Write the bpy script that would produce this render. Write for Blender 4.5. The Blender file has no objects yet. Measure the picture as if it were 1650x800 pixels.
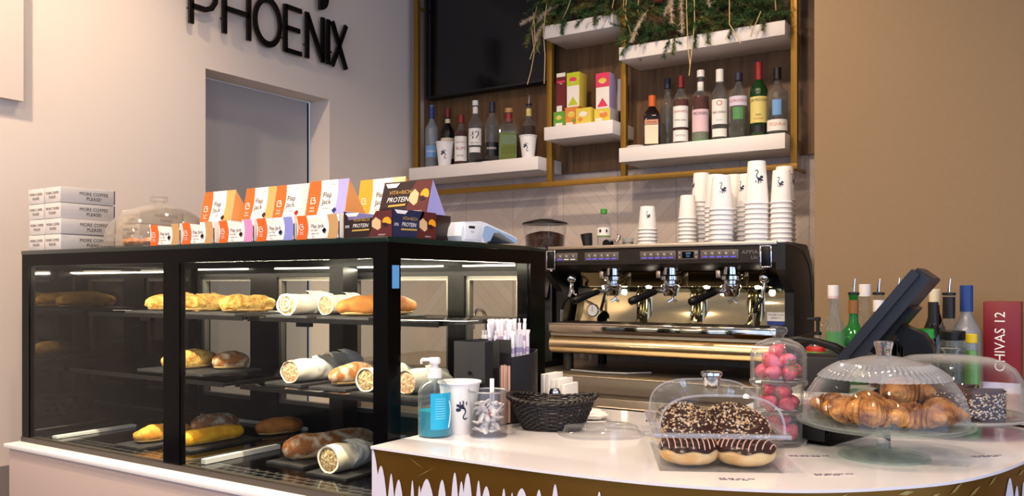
import bpy, bmesh, math, random
from mathutils import Matrix, Vector, noise as mnoise
random.seed(7)
PI = math.pi
R = math.radians
C = bpy.context.scene.collection
SC = bpy.context.scene

# ------------------------------------------------------------------ colours and materials
def lin(h):
    h = h.lstrip('#')
    out = []
    for i in (0, 2, 4):
        c = int(h[i:i+2], 16) / 255
        out.append(c / 12.92 if c <= .04045 else ((c + .055) / 1.055) ** 2.4)
    return (out[0], out[1], out[2], 1)

def new_mat(name):
    m = bpy.data.materials.new(name)
    m.use_nodes = True
    nt = m.node_tree
    nt.nodes.clear()
    out = nt.nodes.new('ShaderNodeOutputMaterial')
    return m, nt, out

def N(nt, t, **kw):
    n = nt.nodes.new(t)
    for k, v in kw.items():
        if k in n.inputs: n.inputs[k].default_value = v
        else: setattr(n, k, v)
    return n

def pbr(name, col, rough=.5, metal=0., spec=.5, col2=None, scale=20., bump=0., bscale=None, stretch=None, trans=0., ior=1.45, emit=None, estr=0., coat=0., sss=0., detail=4., lo=.35, hi=.65, aniso=0.):
    m, nt, out = new_mat(name)
    p = N(nt, 'ShaderNodeBsdfPrincipled')
    p.inputs['Base Color'].default_value = lin(col)
    p.inputs['Roughness'].default_value = rough
    p.inputs['Metallic'].default_value = metal
    p.inputs['Specular IOR Level'].default_value = spec
    p.inputs['IOR'].default_value = ior
    p.inputs['Transmission Weight'].default_value = trans
    p.inputs['Coat Weight'].default_value = coat
    p.inputs['Coat Roughness'].default_value = .06
    if sss:
        p.inputs['Subsurface Weight'].default_value = sss
        p.inputs['Subsurface Radius'].default_value = (.01, .005, .003)
    if emit:
        p.inputs['Emission Color'].default_value = lin(emit)
        p.inputs['Emission Strength'].default_value = estr
    if col2 or bump:
        tc = N(nt, 'ShaderNodeTexCoord')
        mp = N(nt, 'ShaderNodeMapping')
        nt.links.new(tc.outputs['Object'], mp.inputs['Vector'])
        if stretch: mp.inputs['Scale'].default_value = stretch
        if col2:
            nz = N(nt, 'ShaderNodeTexNoise', Scale=scale, Detail=detail)
            nt.links.new(mp.outputs[0], nz.inputs['Vector'])
            cr = N(nt, 'ShaderNodeValToRGB')
            cr.color_ramp.elements[0].color = lin(col); cr.color_ramp.elements[0].position = lo
            cr.color_ramp.elements[1].color = lin(col2); cr.color_ramp.elements[1].position = hi
            nt.links.new(nz.outputs['Fac'], cr.inputs['Fac'])
            nt.links.new(cr.outputs[0], p.inputs['Base Color'])
        if bump:
            nb = N(nt, 'ShaderNodeTexNoise', Scale=bscale or scale, Detail=detail)
            nt.links.new(mp.outputs[0], nb.inputs['Vector'])
            b = N(nt, 'ShaderNodeBump', Strength=bump, Distance=.004)
            nt.links.new(nb.outputs['Fac'], b.inputs['Height'])
            nt.links.new(b.outputs[0], p.inputs['Normal'])
    nt.links.new(p.outputs[0], out.inputs[0])
    return m

def thin_glass(name, tint='ffffff', r0=.045, edge=.75, rough=.015, haze=0., hazecol='ffffff', power=4., ehaze=0.):
    """A thin pane: clear to what lies behind, mirror-like at grazing angles."""
    m, nt, out = new_mat(name)
    tr = N(nt, 'ShaderNodeBsdfTransparent'); tr.inputs[0].default_value = lin(tint)
    gl = N(nt, 'ShaderNodeBsdfGlossy'); gl.inputs['Roughness'].default_value = rough
    lw = N(nt, 'ShaderNodeLayerWeight', Blend=.5)
    pw = N(nt, 'ShaderNodeMath', operation='POWER'); pw.inputs[1].default_value = power
    ml = N(nt, 'ShaderNodeMath', operation='MULTIPLY_ADD'); ml.inputs[1].default_value = edge; ml.inputs[2].default_value = r0
    nt.links.new(lw.outputs['Facing'], pw.inputs[0]); nt.links.new(pw.outputs[0], ml.inputs[0])
    base = tr.outputs[0]
    if haze:
        df = N(nt, 'ShaderNodeBsdfDiffuse'); df.inputs[0].default_value = lin(hazecol)
        mh = N(nt, 'ShaderNodeMixShader'); mh.inputs[0].default_value = haze
        nt.links.new(tr.outputs[0], mh.inputs[1]); nt.links.new(df.outputs[0], mh.inputs[2])
        base = mh.outputs[0]
    if ehaze:                                  # light scattered in the thickness seen edge on
        de = N(nt, 'ShaderNodeBsdfDiffuse'); de.inputs[0].default_value = lin('eef2f8')
        pe = N(nt, 'ShaderNodeMath', operation='POWER'); pe.inputs[1].default_value = 5.
        me_ = N(nt, 'ShaderNodeMath', operation='MULTIPLY'); me_.inputs[1].default_value = ehaze
        nt.links.new(lw.outputs['Facing'], pe.inputs[0]); nt.links.new(pe.outputs[0], me_.inputs[0])
        mq = N(nt, 'ShaderNodeMixShader'); nt.links.new(me_.outputs[0], mq.inputs[0]); nt.links.new(base, mq.inputs[1]); nt.links.new(de.outputs[0], mq.inputs[2])
        base = mq.outputs[0]
    mx = N(nt, 'ShaderNodeMixShader')
    nt.links.new(ml.outputs[0], mx.inputs[0]); nt.links.new(base, mx.inputs[1]); nt.links.new(gl.outputs[0], mx.inputs[2])
    nt.links.new(mx.outputs[0], out.inputs[0])
    return m

def liquid(name, col, dense=.35):
    m, nt, out = new_mat(name)
    tr = N(nt, 'ShaderNodeBsdfTransparent'); tr.inputs[0].default_value = lin(col)
    df = N(nt, 'ShaderNodeBsdfDiffuse'); df.inputs[0].default_value = lin(col)
    mx = N(nt, 'ShaderNodeMixShader'); mx.inputs[0].default_value = dense
    nt.links.new(tr.outputs[0], mx.inputs[1]); nt.links.new(df.outputs[0], mx.inputs[2])
    nt.links.new(mx.outputs[0], out.inputs[0])
    return m

def emis(name, col, s):
    m, nt, out = new_mat(name)
    e = N(nt, 'ShaderNodeEmission', Strength=s); e.inputs[0].default_value = lin(col)
    nt.links.new(e.outputs[0], out.inputs[0])
    return m

# ------------------------------------------------------------------ mesh builder
_font_cache = {}
def text_geo(s, shear=0.):
    key = (s, shear)
    if key not in _font_cache:
        cu = bpy.data.curves.new('t', 'FONT')
        cu.body = s; cu.size = 1.; cu.align_x = 'CENTER'; cu.align_y = 'CENTER'; cu.resolution_u = 2; cu.shear = shear
        o = bpy.data.objects.new('t', cu); C.objects.link(o)
        bpy.context.view_layer.update()
        me = bpy.data.meshes.new_from_object(o.evaluated_get(bpy.context.evaluated_depsgraph_get()))
        _font_cache[key] = ([v.co.copy() for v in me.vertices], [tuple(p.vertices) for p in me.polygons])
        bpy.data.objects.remove(o); bpy.data.curves.remove(cu); bpy.data.meshes.remove(me)
    return _font_cache[key]

class MB:
    def __init__(s):
        s.v = []; s.f = []; s.mi = []; s.mats = []; s.T = Matrix.Identity(4); s.flat = set()
    def mat(s, m):
        if m not in s.mats: s.mats.append(m)
        return s.mats.index(m)
    def add(s, vs, fs, m, flat=False):
        o = len(s.v); k = s.mat(m)
        s.v += [s.T @ Vector(p) for p in vs]
        for f in fs:
            if flat: s.flat.add(len(s.f))
            s.f.append(tuple(i + o for i in f)); s.mi.append(k)
        return s
    def at(s, loc=(0, 0, 0), rx=0, ry=0, rz=0, sc=1.):
        s.T = Matrix.Translation(loc) @ Matrix.Rotation(rz, 4, 'Z') @ Matrix.Rotation(ry, 4, 'Y') @ Matrix.Rotation(rx, 4, 'X')
        if sc != 1.: s.T = s.T @ (Matrix.Scale(sc, 4) if not isinstance(sc, tuple) else Matrix.Diagonal((*sc, 1)))
        return s
    def box(s, x0, x1, y0, y1, z0, z1, m, b=0., seg=2):
        if b <= 0:
            vs = [(x, y, z) for z in (z0, z1) for y in (y0, y1) for x in (x0, x1)]
            return s.add(vs, [(0, 2, 3, 1), (4, 5, 7, 6), (0, 1, 5, 4), (2, 6, 7, 3), (0, 4, 6, 2), (1, 3, 7, 5)], m)
        bm = bmesh.new()
        bmesh.ops.create_cube(bm, size=1.)
        for v in bm.verts:
            v.co = Vector(((x0+x1)/2 + v.co.x*(x1-x0), (y0+y1)/2 + v.co.y*(y1-y0), (z0+z1)/2 + v.co.z*(z1-z0)))
        bmesh.ops.bevel(bm, geom=bm.edges[:], offset=b, segments=seg, affect='EDGES', profile=.5)
        bm.verts.index_update()
        vs = [v.co.copy() for v in bm.verts]; fs = [tuple(v.index for v in f.verts) for f in bm.faces]
        bm.free()
        return s.add(vs, fs, m)
    def lathe(s, prof, m, n=32, a0=0., a1=2*PI, wob=None):
        full = abs(a1 - a0 - 2*PI) < 1e-6
        k = n if full else n + 1
        vs = []; rows = []
        for (r, z) in prof:
            if r < 1e-6 and full:
                rows.append([len(vs)]); vs.append((0, 0, z))
            else:
                row = []
                for i in range(k):
                    a = a0 + (a1 - a0) * i / n
                    rr = r * (wob(a, z) if wob else 1.)
                    row.append(len(vs)); vs.append((rr*math.sin(a), -rr*math.cos(a), z))
                rows.append(row)
        fs = []
        for A, B in zip(rows, rows[1:]):
            for i in range(n):
                j = (i + 1) % k
                if len(A) == 1 and len(B) == 1: continue
                if len(A) == 1: fs.append((A[0], B[j], B[i]))
                elif len(B) == 1: fs.append((A[i], A[j], B[0]))
                else: fs.append((A[i], A[j], B[j], B[i]))
        return s.add(vs, fs, m)
    def cyl(s, r, z0, z1, m, n=24, b=0., r1=None):
        r1 = r if r1 is None else r1
        if b: return s.lathe([(0, z0), (r-b, z0), (r, z0+b), (r1, z1-b), (r1-b, z1), (0, z1)], m, n)
        return s.lathe([(0, z0), (r, z0), (r1, z1), (0, z1)], m, n)
    def tube(s, pts, r, m, n=8, cap=True, flat=1.):
        pts = [Vector(p) for p in pts]
        rs = r if isinstance(r, (list, tuple)) else [r]*len(pts)
        t = (pts[1]-pts[0]).normalized()
        up = Vector((0, 0, 1)) if abs(t.z) < .9 else Vector((1, 0, 0))
        u = t.cross(up).normalized(); w = u.cross(t)
        vs = []; fs = []
        for i, p in enumerate(pts):
            d = (pts[min(i+1, len(pts)-1)] - pts[max(i-1, 0)]).normalized()
            u = (u - d*u.dot(d)).normalized(); w = u.cross(d)
            for k in range(n):
                a = 2*PI*k/n
                vs.append(p + (u*math.cos(a) + w*math.sin(a)*flat)*rs[i])
        for i in range(len(pts)-1):
            for k in range(n):
                j = (k+1) % n
                fs.append((i*n+k, i*n+j, (i+1)*n+j, (i+1)*n+k))
        if cap:
            fs.append(tuple(range(n))[::-1]); fs.append(tuple(range((len(pts)-1)*n, len(pts)*n)))
        return s.add(vs, fs, m)
    def prism(s, poly, d0, d1, m, plane='xz'):
        """poly extruded along the axis left over"""
        n = len(poly); vs = []
        for d in (d0, d1):
            for (a, b) in poly:
                vs.append({'xz': (a, d, b), 'xy': (a, b, d), 'yz': (d, a, b)}[plane])
        fs = [tuple(range(n)), tuple(range(n, 2*n))[::-1]] + [(i, (i+1) % n, n+(i+1) % n, n+i) for i in range(n)]
        return s.add(vs, fs, m)
    def poly(s, pts, m, flat=True):
        return s.add(pts, [tuple(range(len(pts)))], m, flat)
    def blob(s, c, r, m, nu=16, nv=10, amp=0., fr=8., seed=0., sq=1.):
        vs = []; fs = []
        for j in range(nv+1):
            th = PI*j/nv
            for i in range(nu):
                ph = 2*PI*i/nu
                d = Vector((math.sin(th)*math.cos(ph), math.sin(th)*math.sin(ph), math.cos(th)))
                if sq != 1.: d = Vector([math.copysign(abs(q)**sq, q) for q in d])
                k = 1 + (amp*mnoise.noise(d*fr + Vector((seed, seed*1.7, 0))) if amp else 0)
                vs.append((c[0]+d.x*r[0]*k, c[1]+d.y*r[1]*k, c[2]+d.z*r[2]*k))
        for j in range(nv):
            for i in range(nu):
                a = j*nu+i; b = j*nu+(i+1) % nu
                fs.append((a, b, b+nu, a+nu))
        return s.add(vs, fs, m)
    def grid(s, fn, nu, nv, m):
        vs = [fn(i/nu, j/nv) for j in range(nv+1) for i in range(nu+1)]
        fs = [(j*(nu+1)+i, j*(nu+1)+i+1, (j+1)*(nu+1)+i+1, (j+1)*(nu+1)+i) for j in range(nv) for i in range(nu)]
        return s.add(vs, fs, m)
    def text(s, txt, size, m, loc=(0, 0, 0), face='-y', shear=0., xs=1., rot=0.):
        """Printed letters lying on a face: '-y', '+x', 'z' """
        v, f = text_geo(txt, shear)
        out = []
        for p in v:
            x, y = p.x*size*xs, p.y*size
            if rot: x, y = x*math.cos(rot)-y*math.sin(rot), x*math.sin(rot)+y*math.cos(rot)
            q = {'-y': (x, 0, y), '+x': (0, x, y), 'z': (x, y, 0), '+y': (-x, 0, y)}[face]
            out.append((loc[0]+q[0], loc[1]+q[1], loc[2]+q[2]))
        return s.add(out, f, m, True)
    def cyltext(s, txt, size, m, r, z, a=0., xs=1., shear=0.):
        v, f = text_geo(txt, shear)
        out = []
        for p in v:
            th = a + p.x*size*xs/r
            out.append((r*math.sin(th), -r*math.cos(th), z + p.y*size))
        return s.add(out, f, m, True)
    def mesh(s, name, ang=38):
        me = bpy.data.meshes.new(name)
        me.from_pydata([tuple(v) for v in s.v], [], s.f)
        for m in s.mats: me.materials.append(m)
        me.polygons.foreach_set('material_index', s.mi)
        bm = bmesh.new(); bm.from_mesh(me)
        bmesh.ops.recalc_face_normals(bm, faces=bm.faces[:])
        bm.to_mesh(me); bm.free()
        me.polygons.foreach_set('use_smooth', [i not in s.flat for i in range(len(me.polygons))])
        me.set_sharp_from_angle(angle=R(ang))
        me.update()
        return me

def tag(o, label=None, cat=None, group=None, kind=None):
    if label: o['label'] = label
    if cat: o['category'] = cat
    if group: o['group'] = group
    if kind: o['kind'] = kind
    return o

def thing(name, label, cat, loc=(0, 0, 0), rz=0, group=None):
    o = bpy.data.objects.new(name, None); C.objects.link(o)
    o.location = loc; o.rotation_euler = (0, 0, rz); o.empty_display_size = .05
    return tag(o, label, cat, group)

def part(name, mb, parent, label=None, ang=38):
    o = bpy.data.objects.new(name, mb.mesh(name, ang)); C.objects.link(o)
    o.parent = parent
    return tag(o, label)

def single(name, mb, label, cat, loc=(0, 0, 0), rz=0, group=None, ang=38):
    o = bpy.data.objects.new(name, mb.mesh(name, ang)); C.objects.link(o)
    o.location = loc; o.rotation_euler = (0, 0, rz)
    return tag(o, label, cat, group)

def struct(name, mb, parent=None):
    o = bpy.data.objects.new(name, mb.mesh(name)); C.objects.link(o)
    if parent: o.parent = parent
    else: o['kind'] = 'structure'
    return o

def dup(root, loc, rz=0, label=None, group=None, rx=0, ry=0):
    r = root.copy(); C.objects.link(r)
    r.location = loc; r.rotation_euler = (rx, ry, rz)
    if label: r['label'] = label
    if group: r['group'] = group
    for ch in list(root.children):
        c = ch.copy(); C.objects.link(c); c.parent = r
        for g in list(ch.children):
            d = g.copy(); C.objects.link(d); d.parent = c
    return r

def face_cam(x, y, k=1.):
    return math.atan2(-x, y) * k

# ------------------------------------------------------------------ shared materials
M = {}
M['white_wall'] = pbr('painted plaster', 'eadccf', .85, bump=.04, bscale=300)
M['ceiling'] = pbr('ceiling paint', 'e4e0da', .9)
M['door'] = pbr('grey door lacquer', 'b9b4b2', .55)
M['dark_gap'] = pbr('dark gap', '0c0b0b', .8)
M['wainscot'] = pbr('grey wall panel', '8d8682', .6)
M['black'] = pbr('black satin', '090808', .35, spec=.3)
M['black_gloss'] = pbr('black glass enamel', '040303', .14, spec=.12)
M['black_matte'] = pbr('black matte plastic', '121214', .55)
M['dark_card'] = pbr('dark card', '1d1c20', .6, bump=.05, bscale=200)
M['black_mirror'] = pbr('smoked mirror', '4c4947', .03, metal=1.)
M['white'] = pbr('white lacquer', 'eeeae6', .4)
M['white_gloss'] = pbr('white gloss top', 'ece9ea', .09, spec=.5, coat=.3)
M['paper'] = pbr('white paper', 'efece8', .75)
M['cup_white'] = pbr('white cup card', 'f1eeeb', .55)
M['ink'] = pbr('dark ink', '15161c', .6)
M['ink_navy'] = pbr('navy ink', '1b2340', .6)
M['ink_white'] = pbr('white ink', 'f4f2ee', .6)
M['chrome'] = pbr('chrome', 'd8d8da', .06, metal=1.)
M['steel'] = pbr('brushed steel', 'c6bba9', .38, metal=1., bump=.06, bscale=60, stretch=(1, 30, 30))
M['steel_mirror'] = pbr('polished steel', 'cfc6b6', .07, metal=1.)
M['gold'] = pbr('gold painted steel', '96712a', .38, metal=.55)
M['clear'] = thin_glass('clear glass', 'fdfefe', r0=.02, edge=.55, power=3.5, ehaze=.5)
M['pane'] = thin_glass('window glass', 'fafcfa', r0=.009, edge=.5, power=4.5)
M['bottle_clear'] = thin_glass('clear bottle glass', 'f4f8f8', r0=.035, edge=.6, power=2.5, haze=.035, hazecol='e8eef2', ehaze=.35)
M['bottle_green'] = thin_glass('green bottle glass', '1f5a2a', r0=.06, edge=.5, power=3, haze=.25, hazecol='1b6a2a')
M['bottle_brown'] = thin_glass('brown bottle glass', '4a230c', r0=.06, edge=.5, power=3, haze=.2, hazecol='3a1a08')
M['bottle_dark'] = thin_glass('dark bottle glass', '1a2218', r0=.06, edge=.5, power=3, haze=.2, hazecol='0d120c')
M['frosted'] = thin_glass('frosted bottle glass', 'cfd8e2', r0=.06, edge=.5, rough=.25, haze=.30, hazecol='c8cdd4')
M['plastic_clear'] = thin_glass('clear plastic', 'f8f8fa', r0=.04, edge=.6, power=2.5, rough=.03, haze=.03, ehaze=.5)
M['solid_glass'] = pbr('solid glass', 'ffffff', .02, trans=1., ior=1.45)
M['led'] = emis('led strip', 'fff2dc', 9.)
# ================================================================== THE ROOM
XL, YB, YP = -2.976, 3.72, 3.14            # left wall, back wall, tan wall
CT = .94                                    # counter top height

# floor tiles
fl = new_mat('floor tiles')
def tile_floor():
    m, nt, out = fl
    p = N(nt, 'ShaderNodeBsdfPrincipled', Roughness=.35)
    tc = N(nt, 'ShaderNodeTexCoord')
    br = N(nt, 'ShaderNodeTexBrick', offset=0., Scale=1.); br.inputs['Mortar Size'].default_value = .004
    br.inputs['Color1'].default_value = lin('8a8078'); br.inputs['Color2'].default_value = lin('857b74'); br.inputs['Mortar'].default_value = lin('5d5650')
    br.inputs['Brick Width'].default_value = .6; br.inputs['Row Height'].default_value = .6
    nt.links.new(tc.outputs['Object'], br.inputs['Vector']); nt.links.new(br.outputs[0], p.inputs['Base Color']); nt.links.new(p.outputs[0], out.inputs[0])
    return m
b = MB(); b.box(-3.2, 2.7, -2.7, 3.9, -.1, 0, tile_floor()); struct('floor', b)
b = MB(); b.box(-3.2, 2.7, -2.7, 3.9, 3.0, 3.1, M['ceiling']); struct('ceiling', b)

# left wall with a recessed doorway
w = M['white_wall']
b = MB()
b.box(-3.11, XL, -2.7, 2.263, 0, 3.0, w); b.box(-3.11, XL, 2.973, 3.9, 0, 3.0, w); b.box(-3.11, XL, 2.263, 2.973, 2.15, 3.0, w)
struct('wall_left', b)
b = MB()
b.box(-3.20, -3.111, 2.263, 2.955, 0, 2.149, M['door'])
dr = struct('door_1', b)
b = MB(); b.box(-3.20, -3.118, 2.955, 2.973, 0, 2.149, M['dark_gap']); struct('door_gap', b, dr)
b = MB(); b.box(XL, XL+.012, -2.69, 1.60, 0, .647, M['wainscot']); struct('trim_1', b)
b = MB(); b.box(XL, XL+.028, -2.69, 1.514, 1.875, 2.999, pbr('slightly darker wall', 'e0d2c6', .85)); struct('trim_2', b)  # thin raised box, slightly darker than the wall

# back wall : chevron tile below, walnut veneer above
def chevron():
    m, nt, out = new_mat('chevron tile')
    p = N(nt, 'ShaderNodeBsdfPrincipled', Roughness=.42)
    tc = N(nt, 'ShaderNodeTexCoord'); sx = N(nt, 'ShaderNodeSeparateXYZ')
    nt.links.new(tc.outputs['Object'], sx.inputs[0])
    def mth(op, a, bb=None, c=None):
        n = N(nt, 'ShaderNodeMath', operation=op)
        for i, q in enumerate((a, bb, c)):
            if q is None: continue
            if isinstance(q, (int, float)): n.inputs[i].default_value = q
            else: nt.links.new(q, n.inputs[i])
        return n.outputs[0]
    W = .30
    pp = mth('PINGPONG', sx.outputs['X'], W)                      # zig-zag across
    z = mth('SUBTRACT', sx.outputs['Z'], pp)
    zf = mth('FRACT', mth('MULTIPLY', z, 1/.075))
    l1 = mth('LESS_THAN', zf, .045)
    e1 = mth('LESS_THAN', pp, .0025); e2 = mth('GREATER_THAN', pp, W-.0025)
    ln = mth('MAXIMUM', l1, mth('MAXIMUM', e1, e2))
    idx = mth('FLOOR', mth('MULTIPLY', z, 1/.075)); xi = mth('FLOOR', mth('MULTIPLY', sx.outputs['X'], 1/W))
    wn = N(nt, 'ShaderNodeTexWhiteNoise', noise_dimensions='2D')
    cb = N(nt, 'ShaderNodeCombineXYZ'); nt.links.new(idx, cb.inputs[0]); nt.links.new(xi, cb.inputs[1]); nt.links.new(cb.outputs[0], wn.inputs['Vector'])
    c1 = N(nt, 'ShaderNodeMix', data_type='RGBA'); c1.inputs[6].default_value = lin('c3b5ac'); c1.inputs[7].default_value = lin('cdc1b9')
    nt.links.new(wn.outputs[0], c1.inputs[0])
    c2 = N(nt, 'ShaderNodeMix', data_type='RGBA'); c2.inputs[7].default_value = lin('ada197')
    nt.links.new(ln, c2.inputs[0]); nt.links.new(c1.outputs[2], c2.inputs[6]); nt.links.new(c2.outputs[2], p.inputs['Base Color'])
    nt.links.new(p.outputs[0], out.inputs[0])
    return m
b = MB(); b.box(-3.2, .5, YB, YB+.15, 0, 3.0, chevron()); struct('wall_back', b)
M['walnut'] = pbr('walnut veneer', '573d24', .5, col2='735535', scale=7., bump=.05, stretch=(6, 6, .5), detail=6)
b = MB(); b.box(XL+.002, -.7, YB-.022, YB-.001, 1.806, 2.999, M['walnut']); struct('trim_3', b)

# tan fabric papered wall on the right
def fabric():
    m, nt, out = new_mat('tan fabric wallpaper')
    p = N(nt, 'ShaderNodeBsdfPrincipled', Roughness=.7); p.inputs['Specular IOR Level'].default_value = .35
    tc = N(nt, 'ShaderNodeTexCoord')
    res = None
    for sc in ((40, 1, 900), (900, 1, 40)):
        mp = N(nt, 'ShaderNodeMapping'); mp.inputs['Scale'].default_value = sc
        nt.links.new(tc.outputs['Object'], mp.inputs[0])
        nz = N(nt, 'ShaderNodeTexNoise', Scale=1., Detail=2.); nt.links.new(mp.outputs[0], nz.inputs['Vector'])
        if res is None: res = nz.outputs[0]
        else:
            a = N(nt, 'ShaderNodeMath', operation='ADD'); nt.links.new(res, a.inputs[0]); nt.links.new(nz.outputs[0], a.inputs[1]); res = a.outputs[0]
    cr = N(nt, 'ShaderNodeValToRGB'); cr.color_ramp.elements[0].color = lin('7f684b'); cr.color_ramp.elements[1].color = lin('977d5b')
    hf = N(nt, 'ShaderNodeMath', operation='MULTIPLY'); hf.inputs[1].default_value = .5
    nt.links.new(res, hf.inputs[0]); nt.links.new(hf.outputs[0], cr.inputs[0]); nt.links.new(cr.outputs[0], p.inputs['Base Color'])
    bp = N(nt, 'ShaderNodeBump', Strength=.12, Distance=.002); nt.links.new(res, bp.inputs['Height']); nt.links.new(bp.outputs[0], p.inputs['Normal'])
    nt.links.new(p.outputs[0], out.inputs[0])
    return m
b = MB(); b.box(-.742, 2.7, YP, YB-.001, 0, 3.0, fabric()); struct('wall_right', b)
# rest of the room behind the camera: side wall and a shop front with a tall window opening
b = MB(); b.box(2.6, 2.7, -2.7, -1.6, 0, 3.0, w); b.box(2.6, 2.7, 2.3, YP-.001, 0, 3.0, w); b.box(2.6, 2.7, -1.6, 2.3, 0, .35, w); b.box(2.6, 2.7, -1.6, 2.3, 2.7, 3.0, w); struct('wall_east', b)
b = MB()
for y in (-1.6, -.33, .94, 2.24): b.box(2.62, 2.68, y, y+.06, .35, 2.7, M['black'])
b.box(2.62, 2.68, -1.6, 2.3, .35, .41, M['black']); b.box(2.62, 2.68, -1.6, 2.3, 2.64, 2.7, M['black']); struct('window_2', b)
b = MB()
b.box(-3.1, 2.6, -2.7, -2.6, 0, .35, w); b.box(-3.1, 2.6, -2.7, -2.6, 2.75, 3.0, w)
b.box(-3.1, -2.4, -2.7, -2.6, .35, 2.75, w); b.box(2.3, 2.6, -2.7, -2.6, .35, 2.75, w)
struct('wall_front', b)
b = MB()
for x in (-2.4, -.8, .75, 2.24): b.box(x, x+.06, -2.68, -2.62, .35, 2.75, M['black'])
b.box(-2.4, 2.3, -2.68, -2.62, .35, .41, M['black']); b.box(-2.4, 2.3, -2.68, -2.62, 2.69, 2.75, M['black'])
struct('window_1', b)

# wall letters and the bottom of the emblem above them
L = {
 'P': [[(0, 0), (0, 1)], [(0, .96), (.42, .96), (.60, .88), (.68, .72), (.66, .54), (.55, .40), (.38, .34), (0, .34)]],
 'H': [[(0, 0), (0, 1)], [(.70, 0), (.70, 1)], [(0, .5), (.70, .5)]],
 'E': [[(0, 0), (0, 1)], [(0, .96), (.56, .96)], [(0, .52), (.50, .52)], [(0, .04), (.56, .04)]],
 'N': [[(0, 0), (0, 1)], [(0, .97), (.72, .03)], [(.72, 0), (.72, 1)]],
 'I': [[(0, 0), (0, 1)]],
 'X': [[(0, 1), (.70, 0)], [(.70, 1), (0, 0)]],
}
def stroke(b, pts, hw, d0, d1, m):
    """a flat bar following pts, in the local x-z plane, with mitred turns"""
    pts = [Vector((p[0], 0, p[1])) for p in pts]
    L_, R_ = [], []
    for i, p in enumerate(pts):
        d = (pts[min(i+1, len(pts)-1)] - pts[max(i-1, 0)]).normalized()
        n = Vector((-d.z, 0, d.x))*hw
        L_.append(p+n); R_.append(p-n)
    for i in range(len(pts)-1):
        q = [L_[i], L_[i+1], R_[i+1], R_[i]]
        b.prism([(v.x, v.z) for v in q], d0, d1, m)
M['letter'] = pbr('black acrylic', '0d0b0c', .3)
LH = .215
def sign_letter(ch, y0, y1):
    b = MB()
    # local frame: x along the wall (+Y of the room), letters stand 25 mm off the wall
    wdt = y1 - y0
    if ch == 'O':
        n = 40
        for i in range(n):
            a, a2 = 2*PI*i/n, 2*PI*(i+1)/n
            ri, ro = .41, .545
            q = [(ro*math.cos(a), ro*math.sin(a)), (ro*math.cos(a2), ro*math.sin(a2)), (ri*math.cos(a2), ri*math.sin(a2)), (ri*math.cos(a), ri*math.sin(a))]
            b.prism([((x+.5)*wdt, (z*.96+.5)*LH) for x, z in q], -.034, -.022, M['letter'])
        b.box(.02*wdt+.06, .02*wdt+.066, -.022, 0, .02, .026, M['letter'])
    else:
        mx = max(p[0] for s in L[ch] for p in s) or 1
        for s in L[ch]:
            stroke(b, [(p[0]/mx*wdt, p[1]*LH) for p in s], .0108, -.034, -.022, M['letter'])
        b.box(.0, .006, -.022, 0, LH*.3, LH*.33, M['letter'])
    single('sign_letter', b, 'black raised capital letter %s of the name on the white wall' % ch, 'sign letter', (XL, y0, 2.308), PI/2, 'raised black wall letters')
for ch, a, c in (('P', 2.173, 2.292), ('H', 2.335, 2.462), ('O', 2.493, 2.640), ('E', 2.668, 2.765), ('N', 2.800, 2.900), ('I', 2.935, 2.936), ('X', 2.962, 3.056)):
    sign_letter(ch, a, c)
b = MB()
pts = [(2.862, 2.80), (2.862, 2.580)] + [(2.862+.058*math.sin(t)+.0, 2.640-.060*math.cos(t)) for t in [i*PI/2/8 for i in range(9)]] + [(2.925, 2.80)]
b.prism([(y-2.86, z-2.58) for y, z in pts], -.05, -.035, M['letter'])
b.box(.02, .03, -.035, 0, .1, .11, M['letter'])
single('wall_emblem', b, 'rounded black bottom of an emblem on the white wall above the letters', 'emblem', (XL, 2.86, 2.548), PI/2)
# ================================================================== PLINTH, DISPLAY CASE, COUNTER
M['plinth'] = pbr('beige lacquer toned for shade', 'bda89e', .5)  # beige darkened to put the front's shade into the colour
t = thing('case_plinth', 'long pinkish beige base cabinet, darkened for shade, carrying the glass display case', 'cabinet', (-2.538, 1.247, 0))
b = MB(); b.box(.012, 1.404, .008, .70, .10, .788, M['plinth'], .006); part('front_panel', b, t)
b = MB(); b.box(0, 1.404, 0, .70, .788, .80, M['white'], .002); part('ledge', b, t, 'white ledge under the case')
b = MB(); b.box(.04, 1.404, .04, .68, 0, .10, M['black_matte']); part('kick_board', b, t)

# ---- the display case; local origin = its left front bottom corner
CX0, CY0, CZ0 = -2.530, 1.292, .80
case = thing('display_case', 'black framed glass pastry display case with shelves, on the beige base', 'display case', (CX0, CY0, CZ0))
W_, D_, H_ = 1.398, .622, .552
K = M['black']; KG = M['black_gloss']
M['glass_edge'] = pbr('green glass edge', '10221d', .15)
b = MB(); b.box(0, W_, 0, D_, .540, .552, M['glass_edge'], .002); part('top_glass', b, case, 'dark glass top with a green edge')
b = MB(); b.box(.002, W_-.002, .002, .022, .508, .540, KG)
b.box(.002, .022, .022, D_-.022, .508, .540, KG); b.box(W_-.022, W_-.002, .022, D_-.022, .508, .540, KG); b.box(.002, W_-.002, D_-.022, D_-.002, .508, .540, KG)
part('top_rail', b, case)
M['bronze'] = pbr('bronze anodised rail', '4a423c', .4, metal=.3)
b = MB(); b.box(.0, W_, 0, .022, .0, .014, M['bronze']); b.box(0, W_, D_-.022, D_, 0, .03, K); b.box(W_-.022, W_, .022, D_-.022, 0, .03, K); b.box(0, .02, .022, D_-.022, 0, .014, K)
part('bottom_rail', b, case)
def post(x0, x1, y0, y1, m=KG, z0=.014, z1=.508, name='frame_post'):
    q = MB(); q.box(x0, x1, y0, y1, z0, z1, m); return part(name, q, case)
post(.002, .040, .002, .020)
post(.666, .729, .002, .020)
post(1.357, W_-.002, .002, .042)
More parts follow.
